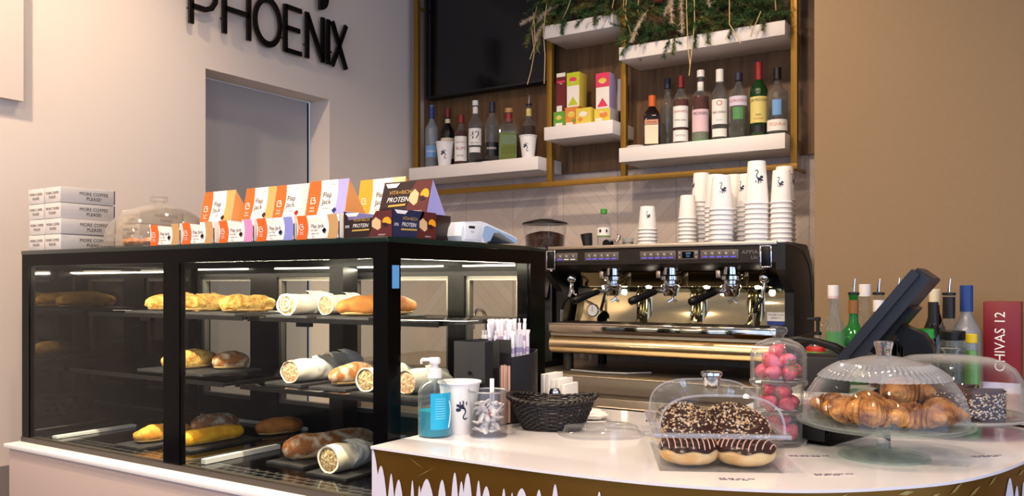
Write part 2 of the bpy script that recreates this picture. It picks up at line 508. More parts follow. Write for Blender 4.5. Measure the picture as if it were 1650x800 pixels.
post(W_-.042, W_-.002, D_-.075, D_-.002)
post(.0, .03, D_-.03, D_-.002, K)
b = MB(); b.box(W_-.001, W_+.001, .014, .034, .447, .494, pbr('pale blue painted reflection', '5ea0dc', .6)); part('blue_reflection', b, case, 'small painted pale blue reflection on the corner post')  # pale blue daylight reflection painted on the post edge
# panes
b = MB(); b.box(.040, .666, .004, .009, .014, .508, M['pane']); part('front_pane', b, case)
b = MB(); b.box(.729, 1.357, .004, .009, .014, .508, M['pane']); part('front_pane', b, case)
b = MB(); b.box(W_-.012, W_-.006, .042, D_-.075, .03, .508, M['pane']); part('end_pane', b, case)
b = MB(); b.box(.004, .012, .022, D_-.03, .014, .508, M['black_mirror']); part('end_mirror', b, case, 'smoked mirror on the closed left end')
# rear: sliding doors in black frames
b = MB()
for x0, x1 in ((.03, .045), (.300, .425), (.670, .750)): b.box(x0, x1, D_-.045, D_-.004, .03, .508, K)
for x0, x1 in ((1.110, 1.165), (1.340, 1.356)): b.box(x0, x1, D_-.045, D_-.004, .03, .508, K)
for x0, x1 in ((.045, .300), (.425, .670), (.750, 1.110), (1.165, 1.340)):
    b.box(x0, x1, D_-.045, D_-.004, .03, .075, K); b.box(x0, x1, D_-.045, D_-.004, .478, .508, K)
part('rear_frame', b, case)
M['alu'] = pbr('grey aluminium', '8b877e', .35, metal=.8)
for x0, x1 in ((.045, .300), (.425, .670), (.750, 1.110), (1.165, 1.340)):
    d = MB(); d.box(x0, x1, D_-.030, D_-.024, .075, .478, M['pane'])
    pd = part('sliding_door', d, case)
    d = MB()
    d.box(x0, x0+.012, D_-.036, D_-.018, .075, .478, M['alu']); d.box(x1-.012, x1, D_-.036, D_-.018, .075, .478, M['alu'])
    d.box(x0+.012, x1-.012, D_-.036, D_-.018, .075, .087, M['alu']); d.box(x0+.012, x1-.012, D_-.036, D_-.018, .466, .478, M['alu'])
    part('door_trim', d, pd, 'grey aluminium door trim')
# inner divider between the two bays
post(.735, .790, .50, .560, K, .03, .508, 'divider_post')
post(.738, .748, .16, .50, K, .19, .204, 'shelf_bracket'); post(.738, .748, .20, .50, K, .358, .372, 'shelf_bracket')
# glass shelves
M['smoke'] = thin_glass('smoked shelf glass', '3a3c3c', r0=.08, edge=.6)
def shelf(x0, x1, y0, z):
    q = MB(); q.box(x0, x1, y0, D_-.05, z-.008, z, M['smoke'], .001)
    p = part('glass_shelf', q, case)
    q = MB(); q.box(x0, x1, y0-.004, y0-.0005, z-.010, z+.001, K); part('shelf_edge', q, p)
    return p
shelf(.03, .735, .190, .370); shelf(.80, 1.380, .190, .370)
shelf(.03, .735, .130, .202); shelf(.80, 1.380, .130, .202)
b = MB()
for x0, x1 in ((.27, .32), (.92, .965), (1.18, 1.25)): b.box(x0, x1, .20, .215, .349, .361, K)
part('shelf_clip', b, case)
# floor of the case with a vent grid along the front
def vent():
    m, nt, out = new_mat('black case floor with vent grid')
    p = N(nt, 'ShaderNodeBsdfPrincipled', Roughness=.12)
    tc = N(nt, 'ShaderNodeTexCoord')
    br = N(nt, 'ShaderNodeTexBrick', offset=.5, Scale=1.); br.inputs['Mortar Size'].default_value = .0022
    br.inputs['Color1'].default_value = lin('0c0c0d'); br.inputs['Color2'].default_value = lin('141415'); br.inputs['Mortar'].default_value = lin('55524d')
    br.inputs['Brick Width'].default_value = .034; br.inputs['Row Height'].default_value = .022
    nt.links.new(tc.outputs['Object'], br.inputs[0]); nt.links.new(br.outputs[0], p.inputs[0]); nt.links.new(p.outputs[0], out.inputs[0])
    return m
b = MB(); b.box(.02, 1.376, .022, .10, .001, .0075, vent()); b.box(.02, 1.376, .10, D_-.05, .001, .008, M['black_gloss']); part('case_floor', b, case)
M['white_strip'] = pbr('white strip', 'e8e4dc', .4)
b = MB()
b.box(.735, .752, .06, .30, .009, .021, M['white_strip']); b.box(.690, .696, .03, .52, .009, .014, M['alu'])
b.box(.075, .10, .05, .30, .009, .016, M['white_strip']); b.box(.10, .60, .535, .545, .009, .018, M['white_strip']); b.box(.775, 1.3, .535, .545, .009, .018, M['alu'])
part('floor_strip', b, case, 'white strips on the case floor')
for x0, x1 in ((.06, .72), (.80, 1.35)):
    q = MB(); q.box(x0, x1, .030, .042, .520, .530, M['led']); part('light_strip', q, case, 'lit white light strip under the top')
for x0, x1 in ((.05, .30), (.43, .67), (.755, 1.10), (1.17, 1.335)):
    q = MB(); q.box(x0, x1, D_-.058, D_-.052, .503, .507, M['led']); part('light_strip', q, case, 'lit white light strip at the rear')
def strip_lamp(y, z, x0, x1, p, tilt):
    l = bpy.data.lights.new('case_strip_lamp', 'AREA'); l.shape = 'RECTANGLE'; l.size = x1-x0; l.size_y = .012; l.energy = p; l.color = lin('fff0d6')[:3]
    o = bpy.data.objects.new('case_strip_lamp', l); C.objects.link(o); o.location = (CX0+(x0+x1)/2, CY0+y, CZ0+z); o.rotation_euler = (tilt, 0, 0)
strip_lamp(.036, .517, .06, .72, 6., R(18)); strip_lamp(.036, .517, .80, 1.35, 6., R(18)); strip_lamp(D_-.066, .498, .05, 1.34, 8., R(-18))

# ---- the counter
def outline():
    P = [(-1.129, 1.238), (-.95, 1.236), (-.779, 1.236), (-.66, 1.242), (-.547, 1.256), (-.445, 1.283), (-.344, 1.328), (-.25, 1.400), (-.154, 1.512), (-.096, 1.630), (-.056, 1.764)]
    # smooth it (Catmull-Rom)
    out = []
    Q = [(-1.3, 1.238)] + P + [(-.02, 1.92)]
    for i in range(1, len(Q)-2):
        for k in range(6):
            t = k/6
            p0, p1, p2, p3 = [Vector(q) for q in Q[i-1:i+3]]
            out.append(.5*((2*p1) + (p2-p0)*t + (2*p0-5*p1+4*p2-p3)*t*t + (3*p1-p0-3*p2+p3)*t**3))
    out += [Vector((-.056, 1.764)), Vector((-.028, 1.90)), Vector((-.015, 2.05)), Vector((-.01, 2.3)), Vector((-.01, 3.138))]
    return out
OUT = outline()
BACK = [Vector((-.69, 3.138)), Vector((-.69, 1.80)), Vector((-.80, 1.80)), Vector((-.848, 1.927)), Vector((-1.129, 1.930))]
def inset(P, d):
    o = []
    for i, p in enumerate(P):
        t = (P[min(i+1, len(P)-1)] - P[max(i-1, 0)]).normalized()
        o.append(p + Vector((-t.y, t.x))*d)
    return o
cnt = thing('service_counter', 'white topped curved counter with a gold front and white spiky pattern', 'counter', (-1.129, 1.238, 0))
off = Vector((1.129, -1.238))
def toL(P): return [((p+off).x, (p+off).y) for p in P]
b = MB(); b.prism(toL(OUT+BACK), CT-.005, CT, M['white_gloss'], 'xy'); part('counter_top', b, cnt, 'glossy white counter top', 20)
def foil():
    m, nt, out = new_mat('gold foil wrap')
    p = N(nt, 'ShaderNodeBsdfPrincipled', Roughness=.30, Metallic=.75)
    tc = N(nt, 'ShaderNodeTexCoord')
    nz = N(nt, 'ShaderNodeTexNoise', Scale=5., Detail=3.); nt.links.new(tc.outputs['Object'], nz.inputs[0])
    cr = N(nt, 'ShaderNodeValToRGB'); cr.color_ramp.elements[0].color = lin('7a5418'); cr.color_ramp.elements[1].color = lin('8c6526')
    nt.links.new(nz.outputs[0], cr.inputs[0]); nt.links.new(cr.outputs[0], p.inputs[0])
    b_ = N(nt, 'ShaderNodeBump', Strength=.15, Distance=.004); nt.links.new(nz.outputs[0], b_.inputs['Height']); nt.links.new(b_.outputs[0], p.inputs['Normal'])
    nt.links.new(p.outputs[0], out.inputs[0]); return m
FO = inset(OUT, .004)
b = MB()
b.prism(toL(FO + inset(BACK, .02)), 0, CT-.005, foil(), 'xy')
# arc-length map of the front face for the printed pattern
def along(s):
    acc = 0.
    for a, c in zip(FO, FO[1:]):
        l = (c-a).length
        if acc+l >= s or c is FO[-1]:
            t = (c-a).normalized()
            p = a + t*(s-acc); n = Vector((t.y, -t.x))
            return p, n
        acc += l
M['spike'] = pbr('white print', 'dcd8e2', .45)
M['flake'] = pbr('pale gold print', 'b39b5c', .35, metal=.6)
def sheet(b, pts, m, lift=.0012):
    out = []
    for s, z in pts:
        p, n = along(max(0.001, s)); q = p + n*lift + off
        out.append((q.x, q.y, z))
    b.poly(out, m)
rs = random.Random(3)
spk = [(.002, .936, .012), (.025, .904, .011), (.051, .892, .006), (.070, .883, .010), (.104, .886, .004), (.121, .878, .004), (.139, .893, .015), (.175, .896, .009), (.204, .913, .006), (.219, .899, .006), (.233, .915, .009), (.257, .905, .005), (.274, .897, .011), (.311, .898, .005), (.328, .893, .004), (.348, .903, .015), (.382, .905, .008), (.413, .918, .006), (.452, .895, .008), (.493, .915, .005), (.53, .89, .012), (.575, .905, .007), (.62, .90, .01), (.68, .91, .006)]
s = .74
while s < 2.6:
    spk.append((s, rs.uniform(.86, .905) if s < 1.15 else rs.uniform(.885, .925), rs.choice([.006, .009, .013, .02]))); s += rs.uniform(.02, .05)
for c, top, hw in spk:
    pr = []
    base = .62
    for k in range(9):
        f = k/8; f = 1-(1-f)**2.6; d_ = (top-base)*(1-f); wd = hw*1.25*min(1.25, (d_/.045)**.55)*(1+.15*mnoise.noise(Vector((c*90, f*4, 0)))) + .0003
        pr.append((f, wd))
    lft = [(c-wd, base+(top-base)*f) for f, wd in pr]; rgt = [(c+wd*.9, base+(top-base)*f) for f, wd in pr]
    for k in range(8):
        sheet(b, [lft[k], rgt[k], rgt[k+1], lft[k+1]], M['spike'])
ss = 0
while ss < 2.6:                                                   # solid white field the spikes rise from
    sheet(b, [(ss, .30), (ss+.05, .30), (ss+.05, .63), (ss, .63)], M['spike'], .001); ss += .05
for c, z in ((.112, .920), (.135, .905), (.80, .922), (.87, .925), (.93, .918), (.985, .928), (1.04, .918), (1.09, .926), (1.14, .915), (1.20, .925), (1.27, .912), (1.33, .920)):
    big = c > .7
    a = rs.uniform(-.6, .6); l = rs.uniform(.012, .024); wd = .0035 if big else .0009
    sheet(b, [(c-l, z-l*a), (c, z-wd), (c+l, z+l*a), (c, z+wd)], M['flake'])
part('counter_front', b, cnt, 'gold wrapped front with white spikes', 20)
# ================================================================== FOOD INSIDE THE CASE
M['slate'] = pbr('slate', '201f20', .6, col2='333233', scale=40, bump=.4, bscale=70)
def bread_mat(n, c1, c2, scale=26, bump=.5, **k):
    return pbr(n, c1, .75, col2=c2, scale=scale, bump=bump, bscale=scale*2.2, detail=5, **k)
M['crust'] = bread_mat('brown crust', '8f4c1c', 'c8803a', 22)
M['flour'] = bread_mat('floured crust', 'a8672f', 'ecd9bc', 42, lo=.44, hi=.66)
M['seed'] = bread_mat('cheese crumb crust', 'b87a24', 'f0cb70', 70, 1.)
M['corn'] = bread_mat('yellow corn crust', 'e0960f', 'f7c430', 45, .5)
M['cornor'] = bread_mat('orange crumb crust', 'cf7d14', 'eeb044', 50, .8)
M['tort'] = bread_mat('flour tortilla', 'e9dcc0', 'f6efdf', 14, .25)
M['filling'] = bread_mat('creamy filling', '8f6a3c', 'e6cf9c', 110, .9)
M['ham'] = bread_mat('ham filling', 'a8744c', 'e9c9a0', 120, .9)
M['crumb'] = pbr('pale bread bottom', 'd9b072', .8)
M['bakepaper'] = pbr('white baking paper', 'f3efe6', .8, bump=.3, bscale=60)

def slate_tray(x, y, w, d, z, label, rz=0, group='slate serving boards in the display case'):
    b = MB(); 
    n = 18
    pts = []
    rr = random.Random(int(x*1000+y*77))
    for (ax, ay), (bx, by) in zip([(-w/2, -d/2), (w/2, -d/2), (w/2, d/2), (-w/2, d/2)], [(w/2, -d/2), (w/2, d/2), (-w/2, d/2), (-w/2, -d/2)]):
        for i in range(n):
            f = i/n; pts.append((ax+(bx-ax)*f+rr.uniform(-.0012, .0012), ay+(by-ay)*f+rr.uniform(-.0012, .0012)))
    b.prism(pts, 0, .0055, M['slate'], 'xy')
    return single('slate_board', b, label, 'serving board', (x, y, z+.0005), rz, group, 25)

def loaf(b, L, r, m, flat=.82, seed=0, taper=.45, amp=.10, bottom=None, n=28, k=34, y0=0, slash=0):
    """a loaf along local +y starting at y0, resting on z=0"""
    def prof(f):
        e = min(f, 1-f)/taper
        return r*(1 - (1-min(1, e))**2.6*.62) if e < 1 else r
    vs = []; fs = []
    for i in range(k+1):
        f = i/k
        rr = prof(f) if 0 < i < k else prof(f)*.45
        for j in range(n):
            a = 2*PI*j/n
            d = 1 + amp*mnoise.noise(Vector((math.cos(a)*1.6+seed, f*5+seed*2, math.sin(a)*1.6))) + amp*.45*mnoise.noise(Vector((math.cos(a)*5+seed, f*18, math.sin(a)*5)))
            if slash and math.sin(a) > .2: d += .05*math.sin(f*slash*2*PI + math.cos(a)*2.)
            x = rr*math.cos(a)*d; z = rr*flat*math.sin(a)*d
            vs.append((x, y0+f*L, max(z, -r*flat*.80) + r*flat*.80))
    for i in range(k):
        for j in range(n):
            q = (j+1) % n
            fs.append((i*n+j, i*n+q, (i+1)*n+q, (i+1)*n+j))
    fs.append(tuple(range(n))[::-1]); fs.append(tuple(range(k*n, (k+1)*n)))
    b.add(vs, fs, m)

def bread(name, label, cat, x, y, z, L, r, m, rz=0, seed=0, flat=.82, extra=None, group=None, amp=.10, slash=0, taper=.45):
    t = thing(name, label, cat, (x, y, z), rz, group)
    b = MB(); loaf(b, L, r, m, flat, seed, taper, amp, slash=slash); part('crust', b, t, None, 60)
    b = MB(); loaf(b, L*.92, r*.86, M['crumb'], flat*.42, seed, taper, .05, y0=L*.04); b.T = Matrix.Identity(4)
    part('bottom_half', b, t, 'pale bottom half', 60)
    return t

def wrap(name, label, x, y, z, L, r, fill, rz=0, seed=0, tail=True):
    """rolled tortilla, cut end at the front (-y)"""
    t = thing(name, label, 'wrap', (x, y, z), rz, 'rolled wraps in the display case')
    b = MB()
    n, k = 32, 20
    vs = []; fs = []
    for i in range(k+1):
        f = i/k
        rr = r*(1 + .05*math.sin(f*7+seed)) * (1 if f < .45 else 1 - (f-.45)**1.4*(1.15 if tail else .1))
        for j in range(n):
            a = 2*PI*j/n
            d = 1 + .10*mnoise.noise(Vector((math.cos(a)*1.4+seed, f*4, math.sin(a)*1.4))) + (.06 if j in (5, 6) else 0) + .05*f*mnoise.noise(Vector((math.cos(a)*6, f*9+seed, math.sin(a)*6)))
            vs.append((rr*math.cos(a)*d*1.05, f*L, r*.92 + rr*math.sin(a)*d*.92))
    for i in range(k):
        for j in range(n): fs.append((i*n+j, i*n+(j+1) % n, (i+1)*n+(j+1) % n, (i+1)*n+j))
    fs.append(tuple(range(k*n, (k+1)*n)))
    # rim turned in
    o = len(vs)
    for j in range(n):
        a = 2*PI*j/n; vs.append((r*.90*math.cos(a)*1.05, .001, r*.92+r*.90*math.sin(a)*.92))
    for j in range(n): fs.append((j, (j+1) % n, o+(j+1) % n, o+j))
    b.add(vs, fs, M['tort'])
    part('tortilla', b, t, None, 60)
    b = MB()
    def sheet_(u, v):
        a = -2.75 + 4.3*u + .25*math.sin(v*5+seed); y = L*(.42 + .66*v) + .006*math.sin(u*9+seed*2)
        rr = r*1.06*(1 - max(0, v-.35)**1.3*.75) + .0035*mnoise.noise(Vector((u*6, v*7, seed))) + (.006*max(0, abs(u-.5)-.38)*8)
        return (rr*math.cos(a)*1.05, y, max(.0005, r*.92*(1-.25*max(0, v-.6)) + rr*math.sin(a)*.92))
    b.grid(sheet_, 28, 16, M['bakepaper']); part('paper_sleeve', b, t, 'creased white paper round the tail', 60)
    b = MB(); b.at((0, .004, r*.92), rx=PI/2); b.lathe([(0, .004), (r*.5, .002), (r*.93, 0), (r*.9, -.01)], fill, 24, wob=lambda a, z: 1+.03*math.sin(5*a+seed))
    part('filling', b, t, 'cut end showing the filling')
    if fill is M['filling'] and seed % 2 == 0:
        b = MB(); b.at((0, -.0015, r*.92), rx=PI/2)
        pts = [(r*.8*(1-f*.85)*math.cos(f*4*PI+.4), r*.8*(1-f*.85)*math.sin(f*4*PI+.4), 0) for f in [i/40 for i in range(41)]]
        b.tube(pts, .0016, M['tort'], 5); part('spiral', b, t)
    return t
S1, S2, S0 = CZ0+.370, CZ0+.202, CZ0+.008
TR = .006
# upper shelf, left bay : crumb topped breads on a long board
slate_tray(-2.12, 1.63, .50, .23, S1, 'long slate board under the cheese crusted breads on the upper shelf')
for i, (x, y, l, sd, lab) in enumerate(((-2.275, 1.525, .20, 1, 'cheese crusted bread on the upper shelf, the one across the front frame post'),
                              (-2.13, 1.53, .19, 4, 'cheese crusted bread on the upper shelf, middle of the three'),
                              (-1.955, 1.54, .18, 8, 'cheese crusted bread on the upper shelf, darkest end beside the inner divider'))):
    bread('crusted_bread', lab, 'bread', x, y, S1+TR, l, .040, M['seed'], 0, sd, .72, group='cheese crusted breads on the upper shelf', amp=.28)
# upper shelf, right bay
slate_tray(-1.655, 1.60, .15, .20, S1, 'slate board under the pale rolled wrap on the upper shelf')
slate_tray(-1.46, 1.61, .17, .22, S1, 'slate board under the shiny baguette on the upper shelf')
wrap('rolled_wrap', 'pale rolled wrap with a spiral cut end on the upper shelf', -1.665, 1.51, S1+TR, .18, .030, M['filling'], R(4), 2, True)
wrap('rolled_wrap', 'pale rolled wrap lying behind the spiral wrap on the upper shelf', -1.592, 1.575, S1+TR, .13, .028, M['ham'], R(-3), 3, True)
bread('baguette_sandwich', 'shiny brown baguette in film on the upper shelf by the corner post', 'sandwich', -1.485, 1.51, S1+TR, .24, .034, M['crust'], R(-12), 5, .85, slash=5)
# middle shelf, left bay
slate_tray(-2.12, 1.59, .30, .20, S2, 'slate board under the round yellow bread on the middle shelf')
bread('crusted_bread', 'yellow crumb bread on the middle shelf behind the frame post', 'bread', -2.165, 1.50, S2+TR, .17, .036, M['seed'], R(-6), 11, .85)
bread('brown_bread', 'dull loaf shape standing for a reflection behind the yellow bread on the middle shelf', 'bread', -2.055, 1.59, S2+TR, .11, .033, M['flour'], R(-8), 12, .85)  # loaf added in place of a reflection of the bread
# middle shelf, right bay
slate_tray(-1.63, 1.57, .13, .21, S2, 'slate board under the two cut wraps on the middle shelf')
slate_tray(-1.47, 1.57, .12, .22, S2, 'slate board under the floured baguette on the middle shelf')
slate_tray(-1.27, 1.535, .20, .20, S2, 'slate board behind the corner post on the middle shelf')
wrap('rolled_wrap', 'cut wrap with meat filling on the middle shelf, front one of its board', -1.615, 1.475, S2+TR, .16, .031, M['ham'], R(2), 5)
wrap('rolled_wrap', 'cut wrap on the middle shelf, behind the front one of its board', -1.665, 1.655, S2+TR+.012, .11, .027, M['ham'], R(0), 7)
bread('baguette_sandwich', 'floured baguette with a pale filling on the middle shelf', 'sandwich', -1.478, 1.48, S2+TR, .20, .033, M['flour'], R(-6), 15, .9)
wrap('rolled_wrap', 'cut wrap half hidden by the corner post on the middle shelf', -1.338, 1.450, S2+TR, .15, .030, M['filling'], R(-3), 9)
wrap('rolled_wrap', 'white wrap on the middle shelf seen through the end pane', -1.232, 1.465, S2+TR, .13, .030, M['ham'], R(-4), 11)
# bottom
slate_tray(-2.135, 1.475, .12, .21, S0, 'slate board under the orange crumb bread at the bottom of the case')
slate_tray(-1.990, 1.54, .12, .24, S0, 'slate board under the smooth yellow bread at the bottom of the case')
slate_tray(-1.60, 1.58, .13, .27, S0, 'slate board under the long baguette at the bottom of the case')
slate_tray(-1.425, 1.535, .13, .25, S0, 'slate board under the two wraps at the bottom of the case')
bread('crusted_bread', 'orange crumb bread at the bottom of the case', 'bread', -2.145, 1.40, S0+TR, .17, .036, M['cornor'], R(-2), 21, .7, amp=.2)
bread('crusted_bread', 'smooth yellow bread at the bottom of the case', 'bread', -2.005, 1.435, S0+TR, .21, .030, M['corn'], R(-2), 22, .75, amp=.05, taper=.2)
bread('brown_bread', 'dark brown bread behind the smooth yellow one at the bottom of the case', 'bread', -1.985, 1.685, S0, .15, .034, M['crust'], R(-14), 23, .8)
bread('brown_bread', 'grey floury round loaf behind the orange crumb bread', 'bread', -2.17, 1.60, S0, .14, .045, M['flour'], R(-20), 29, .7)
bread('baguette_sandwich', 'long floured baguette lying at the bottom of the case', 'sandwich', -1.632, 1.47, S0+TR, .26, .037, M['flour'], R(-17), 24, .9, taper=.22)
wrap('rolled_wrap', 'cut wrap at the bottom of the case, front of the two by the counter', -1.437, 1.430, S0+TR, .125, .034, M['filling'], R(-5), 13)
wrap('rolled_wrap', 'cut wrap at the bottom of the case, rear of the two by the counter', -1.412, 1.575, S0+TR, .10, .030, M['filling'], R(-5), 15)
# ================================================================== ON TOP OF THE CASE
ZT = 1.3525
M['carton'] = pbr('off white carton', 'd6cfc8', .75)
M['carton_edge'] = pbr('grey carton fold', '5f5852', .8)
# pastry boxes, two columns of four, stacked by the left end
def carton(label, x, y, z, rz=0.):
    t = thing('pastry_box', label, 'box', (x, y, z), rz, 'printed white pastry boxes on the case')
    b = MB(); b.box(-.041, .041, 0, .160, 0, .0435, M['carton'], .0015)
    b.text('MORE COFFEE', .0105, M['ink'], (0, -.0006, .027), '-y'); b.text('PLEASE!', .0105, M['ink'], (0, -.0006, .015), '-y')
    b.text('MORE COFFEE', .0135, M['ink'], (.0416, .098, .028), '+x'); b.text('PLEASE!', .0135, M['ink'], (.0416, .098, .014), '+x')
    part('box_body', b, t)
    b = MB(); b.box(-.042, .0418, .1602, .1625, .004, .0437, M['carton_edge']); part('end_flap', b, t)
    return t
rows = ['bottom', 'second lowest', 'second highest', 'topmost']
for k in range(4):
    z = ZT + k*.0445
    j = (0, .002, -.001, -.001)[k]
    carton('printed white pastry box, %s of the column against the left end' % rows[k], -2.478+j*2, 1.309, z, R((0, .5, -.6, .4)[k]))
    carton('printed white pastry box, %s of the column beside the plastic dome' % rows[k], -2.389+j, 1.307, z, R((.2, -.4, .3, -.3)[k]))
for k in range(3):
    carton('white pastry box behind the boxed columns, %s of three' % ['lowest', 'middle', 'top'][k], -2.41, 1.56, ZT+k*.0445, R(4))

# plastic cake dome with cookies on a clear plate
M['acrylic'] = thin_glass('clear acrylic', 'fbf8f3', r0=.04, edge=.5, power=2.6, rough=.04, haze=.05, hazecol='f4ece0', ehaze=.3)
t = thing('plastic_dome', 'clear plastic dome over cookies on top of the display case', 'food cover', (-2.125, 1.462, ZT+.017))
b = MB(); prof = [(.142*math.cos(a), .108*math.sin(a)**.9) for a in [i*PI/2/14 for i in range(14)]] + [(.012, .108)]
b.lathe(prof + [(.010, .1055)] + [(r-.0025, max(0, z-.0025)) for r, z in prof[::-1][1:]], M['acrylic'], 40); part('dome', b, t, ang=80)
b = MB(); b.lathe([(0, .108), (.012, .108), (.012, .114), (.024, .118), (.024, .130), (.010, .132), (0, .132)], M['acrylic'], 24); part('knob', b, t)
b = MB(); b.lathe([(0, 0), (.14, 0), (.152, .004), (.154, .016), (.150, .016), (.146, .007), (0, .005)], M['acrylic'], 40)
single('serving_plate', b, 'round clear plastic plate under the cookies on the case', 'plate', (-2.125, 1.462, ZT))
M['cookie'] = bread_mat('cookie', 'a85e22', 'dca04e', 60, .8)
for i, (dx, dy, rz, z) in enumerate(((-.055, -.045, .2, 0), (-.01, -.07, 1., 0), (.045, -.055, 2., 0), (.0, .02, .5, 0), (-.06, .04, .8, 0), (.06, .03, .1, 0))):
    b = MB(); b.blob((0, 0, .012), (.028, .027, .0125), M['cookie'], 16, 8, .25, 4., i)
    single('cookie', b, ['golden cookie under the plastic dome, nearest the pastry boxes', 'golden cookie at the front middle under the plastic dome', 'golden cookie under the plastic dome, nearest the snack cartons', 'golden cookie in the middle of the plate under the plastic dome', 'golden cookie at the back under the plastic dome, beside the boxes', 'golden cookie at the back under the plastic dome, toward the cartons'][i], 'cookie', (-2.125+dx, 1.462+dy, ZT+.0062), rz, 'cookies under the plastic dome', 70)

# snack cartons
M['orange'] = pbr('orange print', 'e8641c', .5)
M['apricot'] = pbr('apricot print', 'f0a35e', .5)
M['yellow_or'] = pbr('amber print', 'f2a42c', .5)
M['kraft'] = pbr('tan print', 'c39a66', .55)
M['pink'] = pbr('pink print', 'd68fc0', .5)
M['palepink'] = pbr('pale pink print', 'f1d3cd', .5)
M['violet'] = pbr('violet blue print', '8a8fd6', .5)
M['lilac'] = pbr('lilac print', 'a7a4dc', .5)
M['board'] = pbr('white board', 'f6f0ea', .6)
M['brownf'] = pbr('brown print', '4a2216', .5)
M['red'] = pbr('red print', 'b5261f', .5)
M['bluef'] = pbr('blue print', '2f3a78', .5)
def logo(b, x, y, z, s, m, face='-y'):
    """small square bracket emblem"""
    w = s*.12
    for (x0, x1, z0, z1) in ((-.5, -.38, -.5, .5), (-.5, .3, .38, .5), (-.5, .5, -.5, -.38), (.38, .5, -.5, .1), (-.1, .5, .0, .12), (.2, .32, .12, .5)):
        b.poly([(x+x0*s, y, z+z0*s), (x+x1*s, y, z+z0*s), (x+x1*s, y, z+z1*s), (x+x0*s, y, z+z1*s)], m)
def fruit(b, x, y, z, s, m):
    for dx, dz in ((-.35, 0), (.3, .1), (0, -.3), (.05, .3)):
        b.poly([(x+(dx+.38*math.cos(a))*s, y, z+(dz+.38*math.sin(a))*s) for a in [2*PI*i/10 for i in range(10)]], m)
def tray_box(label, x0, x1, stripe, fm, h=.052, y=1.304, hl=.053):
    """open shelf tray: tall curved sides, lower printed front"""
    w = x1-x0
    t = thing('snack_carton', label, 'box', (x0, y, ZT), 0, 'low snack cartons along the front of the case')
    b = MB()
    sw = .034; lo = h*.70
    b.box(0, w, 0, .0015, 0, lo, M['board']); b.box(0, w, .098, .0995, 0, h*.9, M['board']); b.box(0, w, 0, .0995, 0, .0015, M['board'])
    for q in (0., w-.0015):
        pr = [(0, 0), (.0995, 0), (.0995, h*.9), (.05, h*.98), (.0, h)]
        b.prism(pr, q, q+.0015, M['board'], 'yz')
    part('tray', b, t)
    def flap(xa, xb, m, name, curve):
        q = MB(); n = 8
        L_ = [(xa + curve*math.sin(PI*i/n)*.006, h*i/n) for i in range(n+1)]; R_ = [(xb + curve*math.sin(PI*i/n)*.006, h*i/n) for i in range(n+1)]
        for i in range(n): q.poly([(L_[i][0], -.0012, L_[i][1]), (R_[i][0], -.0012, R_[i][1]), (R_[i+1][0], -.0012, R_[i+1][1]), (L_[i+1][0], -.0012, L_[i+1][1])], m)
        q.box(xa+.002, xb-.002, -.0010, .0002, 0, h-.0005, M['board'])
        return q
    q = flap(.0, .030, M['orange'], 'f', 1); logo(q, .016, -.0016, h*.52, .013, M['ink_white']); q.text('MUST', .0045, M['ink_white'], (.016, -.0016, h*.30)); q.text('HAVE', .0045, M['ink_white'], (.016, -.0016, h*.22))
    part('corner_flap', q, t, 'orange corner flap')
    q = flap(w-.034, w-.006, stripe, 'f', 1); part('corner_flap', q, t, 'coloured corner flap')
    q = MB()
    q.text('Flap Jack', .0115, M['ink'], (w*.5, -.0008, lo*.78), xs=.95)
    q.text('OAT BAR', .0050, M['ink'], (w*.42, -.0008, lo*.52)); q.text('gluten free', .0050, M['ink'], (w*.45, -.0008, lo*.34)); q.text('40 g', .0045, M['ink'], (w*.40, -.0008, lo*.15))
    fruit(q, w-.042, -.0014, lo*.5, .0085, fm)
    part('front_print', q, t)
    # bars inside
    return t
for x0, x1, st, fm, lab in ((-1.931, -1.812, 'kraft', 'brownf', 'low white snack carton with a tan flap, next to the plastic dome'),
                            (-1.803, -1.684, 'kraft', 'brownf', 'low white snack carton with a tan flap, second from the plastic dome'),
                            (-1.666, -1.545, 'pink', 'brownf', 'low white snack carton with a pink flap'),
                            (-1.534, -1.413, 'violet', 'bluef', 'low white snack carton with a violet flap'),
                            (-1.404, -1.278, 'kraft', 'ink', 'low white snack carton with a tan flap beside the dark chocolate carton')):
    tray_box(lab, x0, x1, M[st], M[fm])

